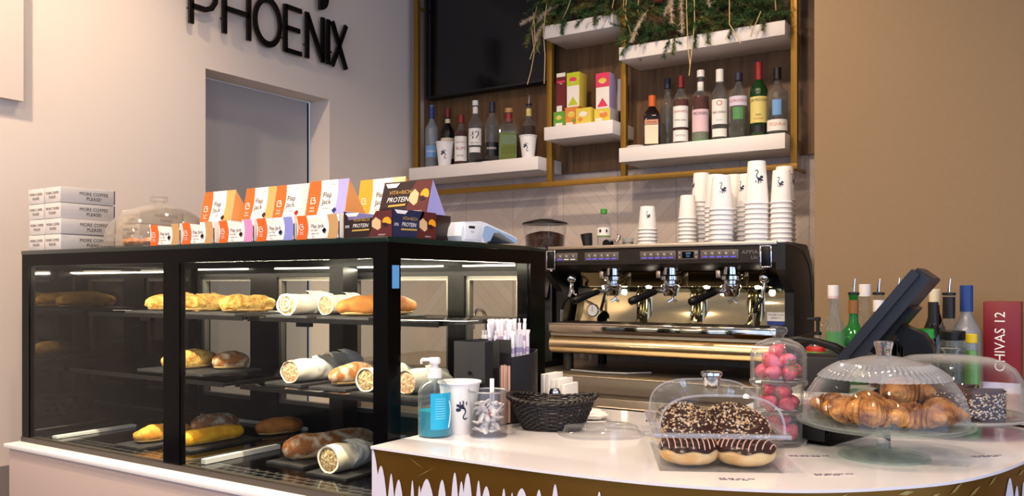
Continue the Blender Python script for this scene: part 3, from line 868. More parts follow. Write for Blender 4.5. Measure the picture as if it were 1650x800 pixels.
def header_box(label, x0, x1, stripe, fm, rz=0., h0=.066, h1=.145, main='orange', y=1.425, side='apricot'):
    """taller carton with a tent-shaped printed header"""
    w = x1-x0
    t = thing('snack_carton', label, 'box', (x0, y, ZT), rz, 'tall header snack cartons on the case')
    b = MB(); b.box(0, w, 0, .10, 0, h0, M['board'], .001); part('tray', b, t)
    b = MB()
    th = .0012
    lean = .028
    # front slanted face and its return to the right
    F = lambda x, f: (x, lean*f*.6, h0+(h1-h0)*f)
    def strip(xa, xb, m, dy=0, na=0, nb=0):
        n = 8
        for i in range(n):
            f, g = i/n, (i+1)/n
            c = lambda q, k: q + k*.006*math.sin(PI*(q and 1)*1.0) if False else q
            b.poly([(xa+na*math.sin(PI*f)*.005, lean*f*.6-dy, h0+(h1-h0)*f), (xb+nb*math.sin(PI*f)*.005, lean*f*.6-dy, h0+(h1-h0)*f), (xb+nb*math.sin(PI*g)*.005, lean*g*.6-dy, h0+(h1-h0)*g), (xa+na*math.sin(PI*g)*.005, lean*g*.6-dy, h0+(h1-h0)*g)], m)
    b.prism([(0, h0), (.075, h0), (lean*.6, h1)], 0, w, M['board'], 'yz')
    strip(.0, w*.28, M[main], .0006, 0, 1); strip(w*.72, w, stripe, .0006, 1, 0)
    b.prism([(0.001, h0), (.074, h0), (lean*.6, h1-.001)], w, w+.0006, M[side], 'yz')
    part('header', b, t)
    b = MB()
    def P(x, f): return (x, lean*f*.6-.0012, h0+(h1-h0)*f)
    sl = math.atan2(lean*.6, h1-h0)
    b.at((0, 0, h0), rx=-sl); hh = (h1-h0)/math.cos(sl)
    b.text('Flap', .018, M['ink'], (w*.5, -.0012, hh*.56)); b.text('Jack', .018, M['ink'], (w*.5, -.0012, hh*.36)); b.text('OAT BAR', .0055, M['ink'], (w*.49, -.0012, hh*.17)); b.text('16 x 40 g', .005, M['ink'], (w*.60, -.0012, hh*.86))
    logo(b, w*.14, -.0012, hh*.42, .016, M['ink_white']); b.text('MUST', .006, M['ink_white'], (w*.14, -.0012, hh*.2)); b.text('HAVE', .006, M['ink_white'], (w*.14, -.0012, hh*.11))
    fruit(b, w*.73, -.0014, hh*.10, .010, fm)
    part('header_print', b, t)
    return t
header_box('white snack carton with an orange and apricot header, standing apart beside the dome', -1.897, -1.775, M['apricot'], M['brownf'])
header_box('white snack carton with an apricot edged header, first of the three standing together', -1.732, -1.622, M['apricot'], M['brownf'])
header_box('white snack carton with a pale pink edged header, between apricot and lilac ones', -1.617, -1.508, M['palepink'], M['red'])
header_box('white snack carton with a lilac edged header', -1.503, -1.380, M['lilac'], M['bluef'], h1=.148)
header_box('white snack carton with an amber edged header, standing behind the dark cartons', -1.447, -1.300, pbr('pale amber print', 'f3d9a4', .5), M['brownf'], R(-2), main='yellow_or', y=1.535, h1=.158, side='yellow_or')

# dark chocolate bar cartons
M['choc'] = pbr('dark chocolate print', '241214', .4)
M['choc2'] = pbr('maroon print', '5a2220', .4)
M['navyp'] = pbr('navy print', '232a4c', .4)
M['orangefruit'] = pbr('orange fruit print', 'f0a51c', .5)
M['bar'] = pbr('bar print', 'dcb98a', .5)
M['goldp'] = pbr('gold print', 'c9a24a', .5)
def prot_print(b, w, h, face, off_, dark=True, pct=True):
    """face '-y' or '+x'; print on a panel of width w, height h"""
    def Q(x, z, l=.0008): return (x, -l, z) if face == '-y' else (off_+l, x, z)
    def poly(ps, m, l=.0008): b.poly([Q(x*w, z*h, l) for x, z in ps], m)
    poly([(.52, 0), (1, 0), (1, 1), (.68, 1), (.60, .72), (.66, .60)], M['choc2'])
    if not dark: poly([(0, 0), (.52, 0), (.66, .6), (.72, 1), (0, 1)], M['navyp'])
    poly([(.60, .62), (.68, .76), (.78, .62), (.78, .34), (.72, .26), (.60, .40)], M['bar'], .0012)
    poly([(.90+.09*math.cos(a), .55+.20*math.sin(a)) for a in [i*PI/8-.4 for i in range(10)]], M['orangefruit'], .0012)
    poly([(.80, .48), (.88, .55), (.93, .42), (.85, .38)], M['choc'], .0014)
    poly([(0.04, .97), (.34, .97), (.28, .84), (.10, .84)], M['ink_white'], .0012)
    loc = lambda x, z: Q(x*w, z*h, .0012)
    b.text('VITA+RICH', .15*h+.001, M['goldp'], loc(.38, .68), face, .2); b.text('PROTEIN', .21*h, M['ink_white'], loc(.36, .46), face, .25, xs=.95)
    if pct: b.text('30%', .15*h, M['ink_white'], loc(.08, .44), face, .2)
    poly([(.18, .25), (.54, .27), (.55, .33), (.19, .31)], M['goldp'], .0012)
    b.text('HAZELNUT', .07*h, M['ink_white'], loc(.80, .08), face)
PX0, PX1, PY0, PY1 = -1.272, -1.138, 1.312, 1.455
pw, pd = PX1-PX0, PY1-PY0
t = thing('chocolate_bar_carton', 'dark open protein bar carton with a cut away front on the case corner', 'box', (PX0, PY0, ZT), 0, 'dark protein bar cartons')
b = MB()
hp = .057
b.prism([(0, 0), (pw, 0), (pw, hp), (pw*.78, hp), (pw*.72, hp*.72), (.012, hp*.66), (.008, hp*.95), (0, hp)], 0, .0012, M['choc'], 'xz')
b.box(pw-.0012, pw, .0012, pd, 0, hp, M['choc']); b.box(0, .0012, .0012, pd, 0, hp, M['board']); b.box(.0012, pw-.0012, pd-.0012, pd, 0, hp, M['choc']); b.box(.0012, pw-.0012, .0012, pd-.0012, 0, .0012, M['board'])
b.prism([(.0, hp*.99), (pd, hp*.99), (pd, .004), (0, .004)], .0013, .0018, M['lilac'], 'yz')
part('tray', b, t)
b = MB(); prot_print(b, pw, hp*.94, '-y', 0); part('front_print', b, t)
b = MB(); prot_print(b, pd, hp, '+x', pw, False); part('side_print', b, t, 'navy printed side')
b = MB()
for i in range(4): b.box(.006, pw-.006, .01+i*.03, .034+i*.03, .002, .030, M['choc2'], .003)
part('wrapped_bars', b, t)
t = thing('chocolate_bar_carton', 'dark protein bar carton with a slanted header, standing higher behind the open one', 'box', (-1.308, 1.459, ZT), 0, 'dark protein bar cartons')
b = MB(); w2 = .140; b.box(0, w2, 0, .09, 0, .058, M['choc'], .001); part('tray', b, t)
b = MB(); b.prism([(0, .058), (.070, .058), (.024, .136)], 0, w2, M['choc'], 'yz'); b.prism([(.001, .058), (.069, .058), (.024, .135)], w2, w2+.0006, M['lilac'], 'yz'); part('header', b, t)
b = MB(); sl = math.atan2(.024, .078); b.at((0, 0, .058), rx=-sl); prot_print(b, w2, .080, '-y', 0, True, False); part('header_print', b, t)

# card terminal, on the end of the case
M['term'] = pbr('white terminal plastic', 'e9edf2', .35)
M['term_blue'] = pbr('pale blue terminal plastic', '9db8da', .4)
t = thing('card_terminal', 'white and pale blue card payment terminal on the end of the case', 'card terminal', (-1.165, 1.535, ZT), 0)
pr = [(0, .012), (.004, .030), (.014, .044), (.075, .049), (.100, .046), (.215, .022), (.232, .016), (.232, .006), (.222, .003), (.150, .026), (.128, .024), (.112, .004), (.095, .0), (.006, .0)]
b = MB(); b.prism(pr, -.038, .036, M['term'], 'yz'); part('terminal_body', b, t, None, 30)
pb = [(.088, .036), (.100, .040), (.215, .018), (.231, .011), (.231, .006), (.222, .003), (.150, .026), (.128, .024), (.112, .004), (.092, .002), (.082, .016)]
b = MB(); b.prism(pb, .036, .0385, M['term_blue'], 'yz'); part('side_grip', b, t, 'pale blue side grip', 30)
b = MB(); b.poly([(.0385, .03, .030), (.0385, .048, .030), (.0385, .050, .036), (.0385, .032, .036)], M['ink']); b.box(.036, .0385, .012, .078, .004, .040, M['term'], .001)
b.text('VIVA', .006, M['ink'], (.0388, .040, .022), '+x'); b.box(.0384, .0388, .026, .050, .030, .035, M['ink']); part('paper_hatch', b, t)
b = MB(); b.at((0, .107, .0455), rx=-R(12)); b.box(-.030, .028, .0, .060, .0, .001, M['black_gloss']); part('screen', b, t, 'dark screen')
b = MB(); b.at((0, .172, .0315), rx=-R(12))
for i in range(3):
    for j in range(3): b.box(-.024+i*.017, -.012+i*.017, j*.014, .009+j*.014, 0, .002, M['term_blue'], .0006)
part('keypad', b, t)
# ================================================================== ON THE COUNTER
# paper cups and their printed bird
BIRD = [  # (kind, data): closed outlines in a unit square, centre at the origin
 [(-.30, .78), (-.16, .84), (-.05, .74), (-.08, .60), (-.20, .44), (-.26, .22), (-.20, -.02), (-.04, -.22), (.10, -.20), (.20, -.06), (.10, .00), (-.04, .02), (-.14, .16), (-.12, .36), (.0, .54), (.06, .72), (-.04, .92), (-.20, .96), (-.34, .88)],
 [(-.30, .86), (-.48, .78), (-.30, .78)],
 [(-.06, -.20), (.10, -.06), (.30, .02), (.40, -.14), (.30, -.34), (.10, -.42), (-.06, -.36)],
 [(.16, .06), (.34, .24), (.60, .20), (.66, .02), (.52, -.10), (.34, -.04)],
 [(.30, -.16), (.56, -.20), (.64, -.38), (.46, -.44), (.30, -.34)],
 [(.0, -.40), (.10, -.42), (.06, -.66), (.20, -.74), (-.02, -.72), (-.06, -.56)],
 [(.22, -.38), (.32, -.36), (.34, -.60), (.44, -.70), (.26, -.64)],
 [(-.34, -.26), (-.22, -.40), (-.20, -.56), (-.36, -.66), (-.30, -.48)],
]
def bird_on(b, m, rz_fn, z, s, a=0., flip=1):
    """prints the bird on a cone: rz_fn(z) gives the radius"""
    for o in BIRD:
        pts = []
        for (x, y) in o:
            zz = z + flip*y*s; r = rz_fn(zz) + .0004; th = a + flip*x*s/r
            pts.append((r*math.sin(th), -r*math.cos(th), zz))
        b.poly(pts, m)
def make_cup(name, label, h, rt, rb, loc, rz=0, group=None, inverted=False, print_=True, a=0.):
    t = thing(name, label, 'paper cup', loc, rz, group)
    zz = (lambda z: h - z) if inverted else (lambda z: z)
    b = MB()
    pr = [(0, .004), (rb-.002, .004), (rb, 0), (rb+.0006, .001), (rt-.001, h-.004), (rt+.002, h-.004), (rt+.0028, h-.002), (rt+.002, h), (rt-.0006, h), (rt-.0012, h-.004), (rb-.0008, .006), (0, .006)]
    b.lathe([(r, zz(z)) for r, z in pr], M['cup_white'], 28); part('cup_wall', b, t, None, 50)
    if print_:
        f = lambda z: rb + (rt-rb)*(zz(z)/h) + .0004
        b = MB(); bird_on(b, M["ink_navy"], f, h*(.60 if inverted else .50), h*(.19 if inverted else .22), a, 1 if inverted else -1)
        part('bird_print', b, t)
    return t

# hand sanitiser
M['soap_liq'] = liquid('turquoise liquid', '1fb9d4', .45)
M['soap_label'] = pbr('turquoise label', '1aa6cf', .4)
t = thing('soap_dispenser', 'clear pump bottle of turquoise hand gel on the counter corner', 'pump bottle', (-1.094, 1.395, CT), face_cam(-1.094, 1.395))
prof = [(0, 0), (.033, 0), (.0345, .003), (.0345, .085), (.033, .096), (.027, .108), (.016, .117), (.0125, .120), (.0125, .126)]
b = MB(); b.lathe(prof, M['bottle_clear'], 36); part('bottle', b, t, 'clear round shouldered bottle', 60)
b = MB(); b.lathe([(0, .003), (.032, .003), (.0328, .006), (.0328, .054), (0, .054)], M['soap_liq'], 36); part('liquid', b, t, 'turquoise gel')
b = MB(); b.cyl(.0145, .120, .140, M['white'], 24, .001); b.cyl(.007, .140, .151, M['white'], 16); b.lathe([(0, .150), (.011, .150), (.012, .153), (.012, .160), (.010, .163), (0, .163)], M['white'], 20)
b.box(-.028, 0, -.005, .005, .155, .162, M['white'], .002); b.box(-.030, -.025, -.003, .003, .150, .159, M['white'], .001); part('pump', b, t, 'white pump head')
b = MB(); b.tube([(0, 0, .12), (0, .001, .05), (.002, .001, .006)], .0022, M['plastic_clear'], 8); part('dip_tube', b, t)
b = MB(); b.lathe([(.0349, .018), (.0349, .092)], M['soap_label'], 24, R(-14), R(72))
for i in range(9): b.lathe([(.0351, .080-i*.005), (.0351, .0812-i*.005)], pbr('pale print', '7fd4ea', .5) if i == 0 else b.mats[-1], 12, R(2), R(40))
b.tube([(.0353*math.sin(a), -.0353*math.cos(a), z) for a, z in [(R(58+8*math.sin(i/10*PI*1.2)), .075-.055*i/10) for i in range(11)]], .0012, M['ink_white'], 5)
part('label', b, t, 'turquoise printed label')

make_cup('paper_cup', 'white paper cup with a dark bird print beside the pump bottle', .110, .0445, .030, (-1.074, 1.455, CT), face_cam(-1.074, 1.455, 1.), a=R(12))

# mesh bin of crumpled wrappers
def mesh_mat():
    m, nt, out = new_mat('silver wire mesh')
    tc = N(nt, 'ShaderNodeTexCoord'); sx = N(nt, 'ShaderNodeSeparateXYZ'); nt.links.new(tc.outputs['UV'], sx.inputs[0])
    p = N(nt, 'ShaderNodeBsdfPrincipled', Roughness=.3, Metallic=.8); p.inputs[0].default_value = lin('a9a9ae')
    tr = N(nt, 'ShaderNodeBsdfTransparent'); mx = N(nt, 'ShaderNodeMixShader')
    def mth(op, a, c=None):
        n = N(nt, 'ShaderNodeMath', operation=op)
        for i, q in enumerate((a, c)):
            if q is None: continue
            if isinstance(q, (int, float)): n.inputs[i].default_value = q
            else: nt.links.new(q, n.inputs[i])
        return n.outputs[0]
    u = mth('FRACT', mth('ADD', sx.outputs[0], sx.outputs[1])); v = mth('FRACT', mth('SUBTRACT', sx.outputs[0], sx.outputs[1]))
    l = mth('MAXIMUM', mth('LESS_THAN', u, .17), mth('LESS_THAN', v, .17))
    nt.links.new(l, mx.inputs[0]); nt.links.new(tr.outputs[0], mx.inputs[1]); nt.links.new(p.outputs[0], mx.inputs[2]); nt.links.new(mx.outputs[0], out.inputs[0])
    return m
MX, MY = -1.000, 1.455
t = thing('mesh_bin', 'small silver wire mesh bin on the counter with crumpled wrappers in it', 'bin', (MX, MY, CT))
b = MB(); b.lathe([(.0385, .0), (.0385, .094)], mesh_mat(), 48)
o = part('mesh_wall', b, t)
uv = o.data.uv_layers.new(name='UVMap')
for poly in o.data.polygons:
    for li in poly.loop_indices:
        v = o.data.vertices[o.data.loops[li].vertex_index].co
        a = math.atan2(v.x, -v.y)
        c = poly.center; ac = math.atan2(c.x, -c.y)
        if a - ac > PI: a -= 2*PI
        if ac - a > PI: a += 2*PI
        uv.data[li].uv = (a/(2*PI)*64, v.z/.0038)
M['silver'] = pbr('silver paint', 'a9aaae', .3, metal=.8)
b = MB(); b.lathe([(.0405*1+.002*math.cos(a), .094+.002*math.sin(a)) for a in [i*PI/4 for i in range(9)]], M['silver'], 36); part('rim', b, t)
b = MB(); b.lathe([(0, 0), (.039, 0), (.039, .003), (0, .003)], M['silver'], 32); part('base', b, t)
def crumple(b, c, s, m, seed):
    rr = random.Random(seed)
    ax = Vector((rr.uniform(-1, 1), rr.uniform(-1, 1), rr.uniform(-.6, .6))).normalized()
    pts = [Vector(c) + ax*s*(f-.5)*2 + Vector((rr.uniform(-.3, .3), rr.uniform(-.3, .3), rr.uniform(-.3, .3)))*s*.5 for f in (0, .25, .5, .75, 1)]
    b.tube(pts, [s*.2, s*.42, s*.3, s*.45, s*.18], m, 7, flat=.5)
rr = random.Random(5)
M['wrapper'] = pbr('white sugar paper', 'e9e4e2', .7, bump=.4, bscale=160)
M['wrapper_red'] = pbr('red printed paper', 'b8433c', .7)
i = 0
spots = []
for lay in range(7):
    for k in range(8):
        a = rr.uniform(0, 2*PI); r = .024*math.sqrt(rr.uniform(.05, 1))
        spots.append((r*math.cos(a), r*math.sin(a), .014+lay*.0090))
for i, (x, y, z) in enumerate(spots):
    b = MB(); crumple(b, (0, 0, 0), .0125, M['wrapper_red'] if i in (29, 33, 37) else M['wrapper'], i)
    single('crumpled_wrapper', b, 'crumpled red printed sugar paper in the mesh bin' if i in (29, 33, 37) else 'crumpled white sugar paper in the mesh bin', 'wrapper', (MX+x, MY+y, CT+z), 0, 'red papers in the mesh bin' if i in (29, 33, 37) else 'crumpled white papers in the mesh bin', 60)
b = MB(); b.box(-.0045, .0045, -.001, .001, 0, .075, M['wrapper']); b.box(-.0035, .0035, -.0016, -.001, .02, .045, pbr('grey print', '8a8a92', .6))
o = single('sugar_stick', b, 'single white sugar stick standing upright in the mesh bin', 'sugar stick', (MX+.012, MY-.004, CT+.045), face_cam(MX, MY)); o.rotation_euler.x = R(-4)

# straw and stirrer organiser against the end of the case
ox, oy = -1.124, 1.502
t = thing('straw_organiser', 'black straw and stirrer organiser beside the end of the display case', 'organiser', (ox, oy, CT))
Kc = M['dark_card']
b = MB()
b.box(0, .083, 0, .003, 0, .190, Kc); b.box(0, .003, .003, .062, 0, .190, Kc); b.box(.080, .083, .003, .030, 0, .190, Kc); b.box(.003, .080, .060, .062, 0, .190, Kc); b.box(.003, .080, .003, .060, .0, .003, Kc)
b.at((.043, -.0005, .122), rx=PI/2); b.cyl(.0042, 0, .003, M['black'], 14); b.T = Matrix.Identity(4)
part('tall_box', b, t)
b = MB(); b.box(0, .083, .100, .103, 0, .190, Kc); b.box(0, .003, .062, .100, 0, .190, Kc); b.box(.003, .080, .062, .100, 0, .003, Kc); part('stirrer_slot', b, t)
b = MB(); n = 14
pts = [(.0, .104), (.083, .104)] + [(.083+.018*math.sin(PI*i/n), .104+.115*i/n) for i in range(1, n)] + [(.083, .219), (0, .219)]
for (x0, y0), (x1, y1) in zip(pts, pts[1:]+pts[:1]):
    h0 = .150 + .012*(y0-.104)/.115; h1 = .150 + .012*(y1-.104)/.115
    d = Vector((x1-x0, y1-y0, 0)).normalized(); nn = Vector((d.y, -d.x, 0))*-.0025
    b.add([(x0, y0, 0), (x1, y1, 0), (x1, y1, h1), (x0, y0, h0), (x0+nn.x, y0+nn.y, 0), (x1+nn.x, y1+nn.y, 0), (x1+nn.x, y1+nn.y, h1), (x0+nn.x, y0+nn.y, h0)], [(0, 1, 2, 3), (5, 4, 7, 6), (3, 2, 6, 7)], Kc)
b.prism(pts, 0, .003, Kc, 'xy')
part('curved_bin', b, t)
M['wood_stick'] = pbr('pale wooden stirrer', 'cfa188', .7, col2='dcb49c', scale=8, stretch=(30, 30, 1))
rr = random.Random(11)
for i in range(18):
    b = MB(); b.box(-.0028, .0028, -.0007, .0007, 0, .128+rr.uniform(-.004, .004), M['wood_stick'], .0004)
    o = single('wooden_stirrer', b, 'pale wooden stirrer standing in the slot of the black organiser', 'stirrer', (ox+.074+.0035*(i % 3), oy+.067+.0062*(i % 6), CT+.0035), 1.1+rr.uniform(-.3, .3), 'wooden stirrers in the organiser')
M['straw_paper'] = pbr('white straw paper', 'eeeaf0', .6)
M['straw_print'] = pbr('lilac straw print', 'b8a6c8', .6)
def straw(L, seed):
    r_ = random.Random(seed)
    b = MB(); b.tube([(0, 0, 0), (0, 0, L*.5), (0, 0, L-.01)], .0043, M['straw_paper'], 8)
    b.tube([(0, 0, L-.0095), (0, 0, L)], [.0045, .0066], M['straw_paper'], 8, flat=.3)
    for k in range(3): b.tube([(0, 0, L*(.45+.15*k)), (0, 0, L*(.45+.15*k)+.012)], .0045, M['straw_print'], 8)
    return b
me_straw = straw(.205, 1).mesh('straw')
rr = random.Random(12)
def add_straw(x, y, z, rx, ry, lab, grp):
    o = bpy.data.objects.new('wrapped_straw', me_straw); C.objects.link(o)
    o.location = (x, y, z); o.rotation_euler = (rx, ry, rr.uniform(0, 6)); tag(o, lab, 'straw', grp)
for i in range(40):
    x = ox+.006+.0095*(i % 8)+rr.uniform(-.002, .002); y = oy+.112+.020*(i//8)+rr.uniform(-.004, .004)
    add_straw(x, y, CT+.004, rr.uniform(-.05, .05), rr.uniform(-.03, .05), 'paper wrapped straw standing in the curved bin of the black organiser', 'straws in the curved bin')
for i in range(28):
    x = ox+.008+.010*(i % 7)+rr.uniform(-.002, .002); y = oy+.112+.016*(i//6)+rr.uniform(-.003, .003)
    add_straw(x, y, CT+.030, rr.uniform(.02, .12), rr.uniform(-.16, .02), 'paper wrapped straw sticking up higher among the shorter ones in the organiser', 'tall straws in the curved bin')

# napkins and salt shaker behind the organiser
nx, ny = -1.055, 1.80
for i in range(5):
    b = MB(); b.box(-.005, .005, -.038, .038, 0, .098-.012*(i//2), M['bakepaper'], .002)
    single('paper_napkin', b, ['white folded napkin standing nearest the organiser', 'white folded napkin, second from the organiser', 'white folded napkin in the middle of the standing ones', 'white folded napkin, fourth from the organiser', 'white folded napkin standing farthest from the organiser'][i], 'napkin', (nx+.012*i, ny+.004*i, CT), R(3), 'standing napkins')
t = thing('salt_shaker', 'small glass salt shaker with a chrome top in front of the napkins', 'shaker', (-.998, 1.728, CT))
b = MB(); b.lathe([(0, 0), (.015, 0), (.016, .004), (.0125, .050), (.012, .052)], M['bottle_clear'], 20); part('glass_body', b, t)
b = MB(); b.lathe([(0, .002), (.0140, .002), (.0118, .04), (0, .04)], pbr('salt', 'f4f2ee', .9), 18); part('salt', b, t, 'white salt')
b = MB(); b.lathe([(.013, .050), (.0138, .052), (.0138, .062), (.010, .071), (0, .073)], M['chrome'], 20); part('cap', b, t, 'chrome cap')
b = MB(); b.blob((0, 0, .012), (.045, .035, .012), M['bakepaper'], 18, 10, .3, 3., 4)
single('crumpled_napkin', b, 'crumpled white napkin lying behind the wicker basket', 'napkin', (-.925, 1.76, CT), .4, None, 60)

# wicker basket with candies
M['wicker'] = pbr('dark wicker', '120e0d', .42, col2='261c18', scale=120)
bx, by = -.930, 1.600
t = thing('wicker_basket', 'dark woven oval wicker basket on the counter', 'basket', (bx, by, CT), R(22))
def sup(a, A, B, e=.62):
    c, s = math.cos(a), math.sin(a)
    return math.copysign(abs(c)**e, c)*A, math.copysign(abs(s)**e, s)*B
b = MB(); nst = 48; rows = 15
for k in range(rows):
    f = k/(rows-1); z = .003 + .058*f
    A, B = .062+.030*f, .040+.024*f
    pts = []
    for i in range(nst*2+1):
        a = 2*PI*i/(nst*2); x, y = sup(a, A, B); ofs = .0016*(1 if (i//2+k) % 2 else -1)
        L_ = math.hypot(x, y); lift = .010*f*f*(abs(x)/.09)**2
        pts.append((x*(1+ofs/L_), y*(1+ofs/L_), z+lift))
    b.tube(pts, .0021, M['wicker'], 5, cap=False)
part('woven_wall', b, t, None, 60)
b = MB()
for i in range(nst):
    a = 2*PI*i/nst; x0, y0 = sup(a, .062, .040); x1, y1 = sup(a, .092, .064)
    b.tube([(x0, y0, .002), (x1, y1, .060+.010*(abs(x1)/.09)**2)], .0013, M['wicker'], 4)
part('stake', b, t)
b = MB()
for ph in (0, PI):
    pts = []
    for i in range(161):
        a = 2*PI*i/160; x, y = sup(a, .095, .067); w_ = i*.9+ph
        L_ = math.hypot(x, y); pts.append((x*(1+.0028*math.cos(w_)/L_), y*(1+.0028*math.cos(w_)/L_), .063+.010*(abs(x)/.09)**2+.0028*math.sin(w_)))
    b.tube(pts, .0031, M['wicker'], 6, cap=False)
part('braided_rim', b, t, None, 60)
b = MB(); b.prism([sup(2*PI*i/40, .060, .038) for i in range(40)], .0, .004, M['wicker'], 'xy'); part('base', b, t)
M['sachet'] = pbr('pale pink sachet', 'e3c7c4', .6); M['sachet2'] = pbr('cream sachet', 'e8dfd2', .6)
rr = random.Random(2)
for i in range(12):
    b = MB(); b.box(-.022, .022, -.011, .011, 0, .004, M['sachet'] if i % 3 else M['sachet2'], .0015)
    a = rr.uniform(0, 6.28); q = rr.uniform(0, .03)
    o = single('sugar_sachet', b, 'pale pink sugar sachet in the wicker basket' if i % 3 else 'cream sugar sachet in the wicker basket', 'sachet', (bx+q*math.cos(a)*1.2, by+q*math.sin(a)*.7, CT+.006+.0048*(i//2)), rr.uniform(0, 3), 'pink sachets in the basket' if i % 3 else 'cream sachets in the basket')

# loose clear plastic lid
t = thing('food_cover', 'clear oval plastic lid lying on the counter beside the basket', 'plastic lid', (-.812, 1.600, CT), R(35))
b = MB()
def lid_ring(A, B, z): return [(sup(2*PI*i/48, A, B, .75)[0], sup(2*PI*i/48, A, B, .75)[1], z) for i in range(48)]
rings = [lid_ring(.090, .070, .0), lid_ring(.090, .070, .003), lid_ring(.080, .060, .004), lid_ring(.076, .056, .017), lid_ring(.068, .048, .020), lid_ring(.03, .02, .0205)]
vs = [p for r_ in rings for p in r_]; fs = [(k*48+i, k*48+(i+1) % 48, (k+1)*48+(i+1) % 48, (k+1)*48+i) for k in range(len(rings)-1) for i in range(48)] + [tuple(range(240, 288))]
b.add(vs, fs, M['plastic_clear']); part('lid_shell', b, t, None, 60)
b = MB(); b.tube(lid_ring(.0895, .0695, .002)+lid_ring(.0895, .0695, .002)[:1], .0016, M['plastic_clear'], 6, cap=False); part('rim', b, t)
# ================================================================== CAKE STANDS, DOUGHNUTS, STRAWBERRY JAR
M['dough'] = pbr('pale fried dough', 'dca562', .7, col2='f0cf9a', scale=24, bump=.2, bscale=60)
M['glaze'] = pbr('chocolate glaze', '2c1510', .22, col2='3a1d15', scale=20, bump=.08)
M['drizzle'] = pbr('pink icing', 'e7b7ad', .4)
M['nib'] = pbr('pale nut nib', 'cfae86', .6); M['nib2'] = pbr('white nib', 'd9c8b4', .6); M['nib3'] = pbr('chocolate nib', '41210f', .5)
def donut(name, label, loc, Rr, r, rx=0, ry=0, rz=0, style='nib', seed=0, group=None):
    t = thing(name, label, 'doughnut', loc, rz, group); t.rotation_euler = (rx, ry, rz)
    b = MB(); n, k = 36, 18
    def P(u, v, s=1., lift=0.):
        a = u*2*PI; q = v*2*PI
        w = 1 + .04*mnoise.noise(Vector((math.cos(a)*2+seed, math.sin(a)*2, v*2)))
        rr = r*s*w
        return ((Rr+rr*math.cos(q))*math.cos(a), (Rr+rr*math.cos(q))*math.sin(a), r*.78 + rr*.80*math.sin(q)+lift)
    b.grid(lambda u, v: P(u, v), n, k, M['dough']); part('dough', b, t, None, 60)
    b = MB()
    def G(u, v):
        lo = .030 + .018*math.sin(u*2*PI*7+seed); hi = .5 + .05
        return P(u, lo+(hi-lo)*v, 1.05, .0006)
    b.grid(G, n, 10, M['glaze']); part('glaze', b, t, 'dark chocolate glaze', 60)
    rr = random.Random(seed)
    b = MB()
    if style == 'drizzle':
        for q in range(11):
            x = -Rr-r+.004 + q*(2*(Rr+r)-.008)/10
            pts = []
            for i in range(25):
                y = -(Rr+r)+.002 + (2*(Rr+r)-.004)*i/24
                xx = x + .35*y*.4
                d = math.hypot(xx, y)
                if abs(d-Rr) > r*1.02: 
                    if len(pts) > 2: b.tube(pts, .0011, M['drizzle'], 5)
                    pts = []; continue
                zz = r*.78 + .84*r*math.sqrt(max(0, 1-((d-Rr)/(r*1.05))**2)) + .0012
                pts.append((xx, y, zz))
            if len(pts) > 2: b.tube(pts, .0011, M['drizzle'], 5)
    else:
        for q in range(420):
            u = rr.random(); v = rr.uniform(-.02, .52)
            p = P(u, v, 1.08, .0004); s = rr.uniform(.0012, .0026)
            m = rr.choice([M['nib'], M['nib2'], M['nib3'], M['nib']])
            d = Vector((rr.uniform(-1, 1), rr.uniform(-1, 1), rr.uniform(-1, 1))).normalized()
            e = d.cross(Vector((0, 0, 1))).normalized() if abs(d.z) < .95 else Vector((1, 0, 0)); g = d.cross(e)
            c = Vector(p)
            b.add([c+d*s*1.4, c+e*s, c+g*s, c-e*s, c-g*s, c-d*s*1.4], [(0, 1, 2), (0, 2, 3), (0, 3, 4), (0, 4, 1), (5, 2, 1), (5, 3, 2), (5, 4, 3), (5, 1, 4)], m, True)
    part('drizzle' if style == 'drizzle' else 'nut_topping', b, t)
    return t
M['rim_plastic'] = thin_glass('thick clear plastic edge', 'f6f6fa', r0=.08, edge=.5, power=2, rough=.06, haze=.16, hazecol='f0f2f8')
M['acryl'] = thin_glass('clear acrylic lid', 'fdfefe', r0=.02, edge=.35, power=4, ehaze=.10)
# the box sits turned towards the camera; local x runs along its front
ang = math.atan2(1.431-1.337, -.388+.569)
BX, BY = -.569, 1.337
def bl(x, y, z):
    return (BX + x*math.cos(ang) - y*math.sin(ang), BY + x*math.sin(ang) + y*math.cos(ang), CT + z)
bw, bd = .206, .250
t = thing('doughnut_box', 'clear plastic doughnut box with a domed lid and chrome knob on the counter', 'food box', (BX, BY, CT), ang)
b = MB()
G_ = M['acryl']
b.box(0, bw, 0, .003, .004, .058, G_); b.box(0, bw, bd-.003, bd, .004, .058, G_); b.box(0, .003, .003, bd-.003, .004, .058, G_); b.box(bw-.003, bw, .003, bd-.003, .004, .058, G_)
b.box(0, bw, 0, bd, 0, .004, G_, .001); part('tray', b, t)
b = MB()
for x0, x1, y0, y1 in ((-.010, bw+.010, -.010, .004), (-.010, bw+.010, bd-.004, bd+.010), (-.010, .004, .004, bd-.004), (bw-.004, bw+.010, .004, bd-.004)): b.box(x0, x1, y0, y1, .058, .065, M['rim_plastic'], .0012)
part('tray_rim', b, t)
b = MB()
prof = []
for i in range(21):
    a = PI*i/20
    c, s = math.cos(a), math.sin(a)
    prof.append((bw/2 - math.copysign(abs(c)**.62, c)*bw/2*1.0, .065 + .064*abs(s)**.72))
n = len(prof)
inner = [(bw/2+(x-bw/2)*.975, z-.003 if 0 < i < n-1 else z) for i, (x, z) in enumerate(prof)]
